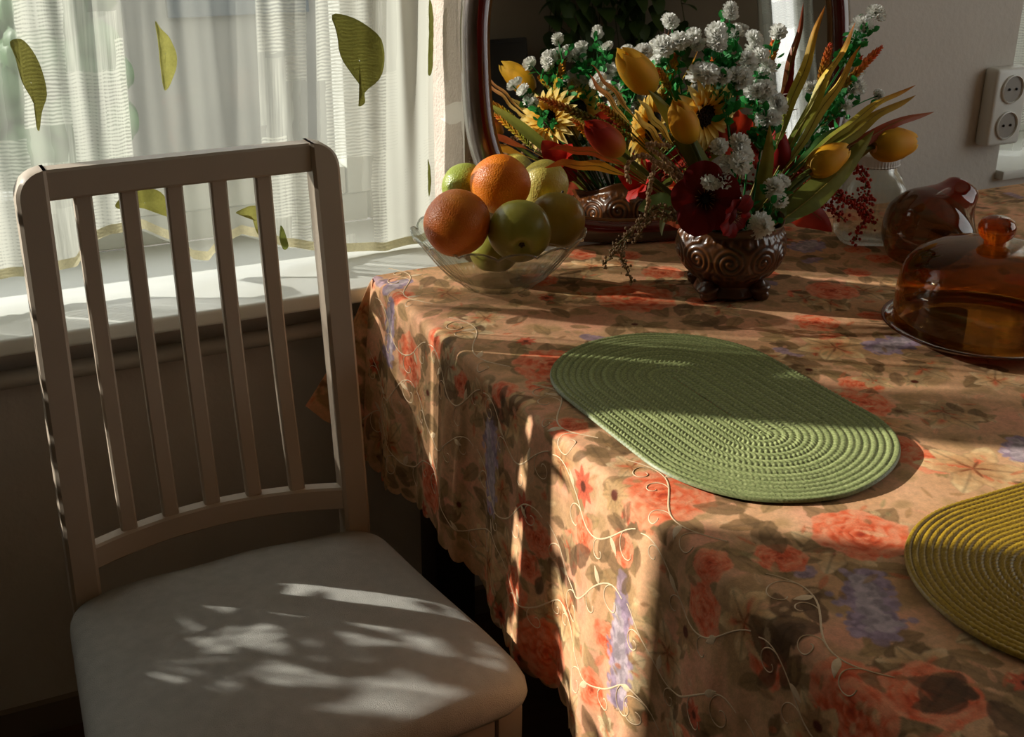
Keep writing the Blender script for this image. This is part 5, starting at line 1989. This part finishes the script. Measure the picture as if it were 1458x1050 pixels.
blade('yellow bract standing left of the front tulip', mouth(-0.02, -0.01), (0.649,-0.060,0.968), (0.576,-0.060,1.045), 0.0048, [(120, 126, 56), (226, 190, 76), (244, 214, 120)], tw=0.4, sf=0.62)
blade('golden bract close to the tulip stems at the left', mouth(-0.02, -0.01), (0.645,-0.050,0.962), (0.576,-0.050,1.026), 0.0042, [(120, 126, 56), (222, 182, 76), (240, 200, 110)], tw=0.4, sf=0.62)
blade('olive leaf bending left toward the mirror', mouth(-0.04, 0.03), (0.621,0.060,0.951), (0.528,0.060,1.019), 0.010, OLV, name='broad_leaf', tw=0.3, wave=0.05, grp='broad green leaves')
blade('broad dark olive leaf sloping up right from the pot', mouth(0.03, -0.04), (0.844,-0.100,0.882), (0.927,-0.090,0.938), 0.020, OLV, name='broad_leaf', tw=0.2, wave=0.03, grp='broad green leaves')
blade('green veined leaf low beside the pot rim', mouth(-0.05, -0.01), (0.643,-0.050,0.908), (0.591,-0.050,0.889), 0.017, [(56, 70, 30), (86, 104, 50), (110, 124, 70)], name='broad_leaf', tw=0.2, wave=0.08, grp='broad green leaves')
blade('small pale leaf hanging beside the pot rim', mouth(-0.05, -0.02), (0.612,-0.070,0.921), (0.619,-0.070,0.854), 0.0065, [(86, 104, 60), (150, 158, 120)], name='broad_leaf', tw=0.2, wave=0.08, grp='broad green leaves')
blade('orange red leaf spreading low behind the pot at the right', mouth(0.05, 0.01), (0.912,0.000,0.872), (0.983,0.000,0.796), 0.026, [(120, 30, 12), (176, 50, 20), (160, 36, 16)], name='red_leaf', tw=0.1, wave=0.1, grp='red autumn leaves')
blade('dark red leaf behind the dark red tulip', mouth(0.03, 0.01), (0.880,0.000,0.918), (0.935,-0.000,0.950), 0.018, [(110, 16, 8), (150, 24, 12), (166, 44, 20)], name='red_leaf', tw=0.1, wave=0.1, grp='red autumn leaves')
blade('red leaf at the back of the pot seen in the mirror', mouth(-0.04, 0.04), (0.641,0.050,0.910), (0.622,0.060,0.946), 0.024, [(120, 16, 8), (150, 24, 12), (150, 40, 20)], name='red_leaf', tw=0.1, wave=0.1, grp='red autumn leaves')
blade('rust red leaf edge beside the open poppy', mouth(-0.04, 0.0), (0.663,-0.040,0.878), (0.644,-0.040,0.861), 0.014, [(150, 50, 30), (190, 96, 66)], name='red_leaf', tw=0.1, wave=0.1, grp='red autumn leaves')

# red fern leaf with pale bars
t = thing('fern_leaf', 'dark red serrated leaf with pale bars behind the white blossoms', 'leaf', tuple(mouth(0.02, 0.0)))
P = bez(mouth(0.02, 0.0), (0.841,-0.030,0.959), (0.852,-0.030,1.073), 40)
ts = np.linspace(0, 1, 40)
wd = np.where(ts > 0.45, 0.0095 * np.sin(PI * np.clip((ts - 0.45) / 0.55, 0, 1) ** 0.7) * (0.82 + 0.18 * np.sin(ts * 130)), 0.001) + 0.0004
V, F, C = leafblade(P, wd, up=(0.3, 0.8, -0.2), fold=0.15, cols=[(60, 50, 24), (110, 18, 10), (126, 22, 14)], na=5)
mb = MB()
mb.add(V, F, C)
mb.build('blade', M_LEAF, t, sharp=None)
for k in (22, 25, 28, 31):
    mb = MB()
    sd_ = V.reshape(40, 5, 3)
    mb.add(*tube([sd_[k, 0] + np.array((0, -0.0012, 0.002)), sd_[k, 2] + np.array((0, -0.0012, 0.0)), sd_[k, 4] + np.array((0, -0.0012, -0.002))], 0.0008, 6), col=lin((196, 180, 170)))
    mb.build('pale_bar', M_LEAF, t, sharp=None)

# trailing amaranth and berry sprays
def trail(name, label, root, paths, col, r, step, jit, grp=None, cat='flower'):
    root = np.array(root)
    t = thing(name, label, cat, tuple(root), grp)
    stm, bd_ = MB(), MB()
    for P in paths:
        P = np.array(P)
        d = np.concatenate([[0], np.cumsum(np.linalg.norm(np.diff(P, axis=0), axis=1))])
        # smooth
        s = np.linspace(0, d[-1], 40)
        Q = np.stack([np.interp(s, d, P[:, k]) for k in range(3)], -1)
        for _ in range(6):
            Q[1:-1] = (Q[:-2] + Q[1:-1] * 2 + Q[2:]) / 4
        stm.add(*tube(Q, 0.0010, 5), col=lin((110, 100, 50)))
        n = int(d[-1] / step)
        for k in range(n):
            f = 0.30 + 0.70 * k / n if P is paths[0] or True else 1
            p = np.array([np.interp(f * d[-1], s, Q[:, c]) for c in range(3)])
            p = p + np.array([random.gauss(0, jit) for _ in range(3)])
            bd_.add(*ball(p, r * (0.6 + 0.7 * random.random()), 6, 4), col=lin(col) * (0.7 + 0.6 * random.random()))
    stm.build('stem', M_LEAF, t, sharp=None)
    bd_.build('florets', M_SOLID, t, sharp=None)
    return t


trail('amaranth', 'beige trailing amaranth arching left and hanging beside the poppy', mouth(-0.045, -0.02),
      [[mouth(-0.045, -0.02), (0.651,-0.070,0.931), (0.603,-0.070,0.974), (0.581,-0.070,0.986), (0.622,-0.075,0.981)],
       [mouth(-0.045, -0.02), (0.634,-0.070,0.938), (0.581,-0.070,0.974), (0.558,-0.070,0.965), (0.553,-0.070,0.948), (0.565,-0.070,0.935)],
       [mouth(-0.045, -0.02), (0.633,-0.080,0.940), (0.594,-0.080,0.968), (0.590,-0.080,0.933), (0.586,-0.080,0.897)]],
      (176, 138, 100), 0.0024, 0.0011, 0.0012, 'trailing amaranth')
trail('amaranth', 'beige amaranth sprig drooping onto the cloth left of the pot', mouth(-0.05, -0.02),
      [[mouth(-0.05, -0.02), (0.607,-0.080,0.904), (0.569,-0.080,0.879), (0.549,-0.080,0.852), (0.526,-0.070,0.824)],
       [mouth(-0.05, -0.02), (0.596,-0.080,0.896), (0.561,-0.085,0.872), (0.542,-0.085,0.859), (0.527,-0.085,0.846)],
       [mouth(-0.05, -0.02), (0.608,-0.070,0.892), (0.584,-0.070,0.865), (0.576,-0.070,0.851)],
       [(0.569,-0.080,0.879), (0.548,-0.090,0.860), (0.542,-0.090,0.841), (0.562,-0.090,0.801)]],
      (150, 118, 84), 0.0020, 0.0016, 0.0028, 'trailing amaranth')
trail('berry_spray', 'rust red berry spray hanging in front of the glass jar', mouth(0.05, 0.0),
      [[mouth(0.05, 0.0), (0.956,-0.020,0.921), (0.996,-0.020,0.904), (1.028,-0.020,0.877), (1.019,-0.020,0.865)],
       [mouth(0.05, 0.0), (0.928,-0.020,0.884), (0.978,-0.020,0.858), (1.024,-0.020,0.831), (1.049,-0.020,0.805)],
       [mouth(0.05, 0.0), (0.950,-0.020,0.867), (1.008,-0.020,0.844), (1.035,-0.020,0.830), (1.010,-0.020,0.781)],
       [(0.978,-0.020,0.858), (1.014,-0.020,0.849), (1.036,-0.020,0.846), (1.022,-0.020,0.859)],
       [mouth(0.05, 0.0), (0.910,-0.020,0.866), (0.968,-0.020,0.837), (0.988,-0.020,0.818)]],
      (168, 44, 20), 0.0026, 0.0016, 0.0042)
trail('berry_spray', 'dark red berry spray on a low stem by the right hand tulips', mouth(0.04, 0.0),
      [[mouth(0.04, 0.0), (0.919,0.000,0.920), (0.943,0.000,0.936), (0.970,-0.000,0.942)], [mouth(0.04, 0.0), (0.908,0.000,0.905), (0.902,-0.020,0.929), (0.903,-0.020,0.939)]],
      (140, 40, 20), 0.0026, 0.0016, 0.003)

# ------------------------------------------------------------------ plant on the sill beyond the frame: its shade dapples the seat
pl = thing('potted_plant', 'leafy green houseplant in a pot on the windowsill beyond the chair', 'plant', (-0.86, 0.33, SILL))
mb = MB()
mb.add(*lathe([(0.0, 0.0), (0.045, 0.0), (0.055, 0.07), (0.058, 0.075), (0.056, 0.08), (0.050, 0.078), (0.0, 0.07)], 32, (-0.86, 0.33, SILL)))
mb.build('plant_pot', plain('terracotta', (150, 84, 56), 0.8, var=0.1), pl)
s = np.linspace(0, 1, 10)
mb = MB()
mb.add(*leafblade(np.stack([s, 0 * s, 0.12 * s - 0.2 * s * s], -1), lens_width(10, 0.30, 0.42, 0.03), fold=0.15, na=5, cols=[(60, 84, 40), (76, 104, 50), (84, 110, 56)]))
LEAF1 = mb.mesh('leaf', M_LEAF, sharp=None)
lr = random.Random(21)
stems = MB()
for k in range(92):
    a = lr.random() * 2 * PI
    q = 0.23 * math.sqrt(lr.random())
    h = 0.04 + 0.20 * lr.random() ** 1.2
    p = Vector((q * math.cos(a) * 1.05, q * math.sin(a) * 0.30, h))
    m_ = Matrix.Translation(p) @ Matrix.Rotation(a + lr.gauss(0, 0.7), 4, 'Z') @ Matrix.Rotation(lr.gauss(0.1, 0.5), 4, 'Y') @ Matrix.Scale(0.055 + 0.03 * lr.random(), 4)
    inst('leaf', LEAF1, pl, m_)
    stems.add(*tube(bez((-0.86, 0.33, SILL + 0.07), (-0.86 + p.x * 0.4, 0.33 + p.y * 0.4, SILL + 0.08 + h * 0.5), (-0.86 + p.x, 0.33 + p.y, SILL + h), 6), 0.0012, 5), col=lin((80, 92, 50)))
for k in range(18):  # tall unseen stem of leaves, added to block a sun streak on the cloth
    p = Vector((0.285 + lr.gauss(0, 0.022), lr.gauss(0, 0.03), 0.14 + 0.018 * k))
    m_ = Matrix.Translation(p) @ Matrix.Rotation(lr.random() * 6.28, 4, 'Z') @ Matrix.Rotation(lr.gauss(0.5, 0.4), 4, 'Y') @ Matrix.Scale(0.045 + 0.02 * lr.random(), 4)
    inst('leaf', LEAF1, pl, m_)
stems.add(*tube(bez((-0.86, 0.33, SILL + 0.07), (-0.56, 0.33, SILL + 0.10), (-0.575, 0.33, SILL + 0.46), 14), 0.0016, 6), col=lin((80, 92, 50)))
stems.build('stems', M_LEAF, pl, sharp=None)

# ------------------------------------------------------------------ what the mirror shows of the room behind
cb = thing('tall_cabinet', 'tall dark cabinet against the rear wall, reflected at the mirror edge', 'cabinet', (0.50, -2.92, 0))
mb = MB()
mb.add(*rbox((0.50, -2.93, 0.86), (0.50, 0.30, 1.72), 0.006, 2))
mb.build('body', plain('black_wood', (16, 13, 11), 0.5), cb)
for x in (0.377, 0.623):
    mb = MB()
    mb.add(*rbox((x, -2.77, 0.86), (0.242, 0.02, 1.68), 0.004, 2))
    d_ = mb.build('door', plain('black_door', (18, 15, 12), 0.45), cb)
    mb = MB()
    mb.add(*tube([(x + (0.1 if x < 0.5 else -0.1), -2.75, 0.8), (x + (0.1 if x < 0.5 else -0.1), -2.75, 0.95)], 0.006, 8))
    mb.build('handle', M_METAL, d_)
hp = thing('hanging_plant', 'trailing dark green houseplant on the rear wall, seen in the mirror', 'plant', (1.10, -2.88, 2.0))
mb = MB()
mb.add(*lathe([(0.0, 0.0), (0.07, 0.0), (0.10, 0.14), (0.105, 0.15), (0.095, 0.15), (0.0, 0.13)], 32, (1.10, -2.97, 2.0)))
mb.add(*rbox((1.10, -3.03, 1.985), (0.4, 0.16, 0.02), 0.004, 1))
mb.build('hanging_pot', plain('white_pot', (150, 146, 138), 0.5), hp)
mb = MB()
s = np.linspace(0, 1, 9)
mb.add(*leafblade(np.stack([s, 0 * s, -0.35 * s * s], -1), lens_width(9, 0.36, 0.30, 0.02), fold=0.15, na=5, cols=[(48, 66, 30), (62, 84, 38), (70, 92, 42)]))
LEAF2 = mb.mesh('leaf', M_LEAF, sharp=None)
vines = MB()
for k in range(18):
    x0 = 1.10 + lr.gauss(0, 0.05)
    x1 = 0.84 + 0.56 * k / 17 + lr.gauss(0, 0.03)
    ln = 0.50 + 0.35 * lr.random()
    Pv = bez((x0, -2.90, 2.13), (x1, -2.85, 2.15), (x1 + lr.gauss(0, 0.04), -2.90 + lr.gauss(0, 0.03), 2.10 - ln), 16)
    vines.add(*tube(Pv, 0.002, 5), col=lin((60, 72, 34)))
    for i in range(2, 16):
        p = Pv[i] - np.array((1.10, -2.88, 2.0))
        m_ = Matrix.Translation(Vector(p)) @ Matrix.Rotation(PI / 2 + lr.gauss(0, 1.0), 4, 'Z') @ Matrix.Rotation(0.9 + lr.gauss(0, 0.35), 4, 'Y') @ Matrix.Scale(0.075 + 0.04 * lr.random(), 4)
        inst('leaf', LEAF2, hp, m_)
vines.build('vines', M_LEAF, hp, sharp=None)
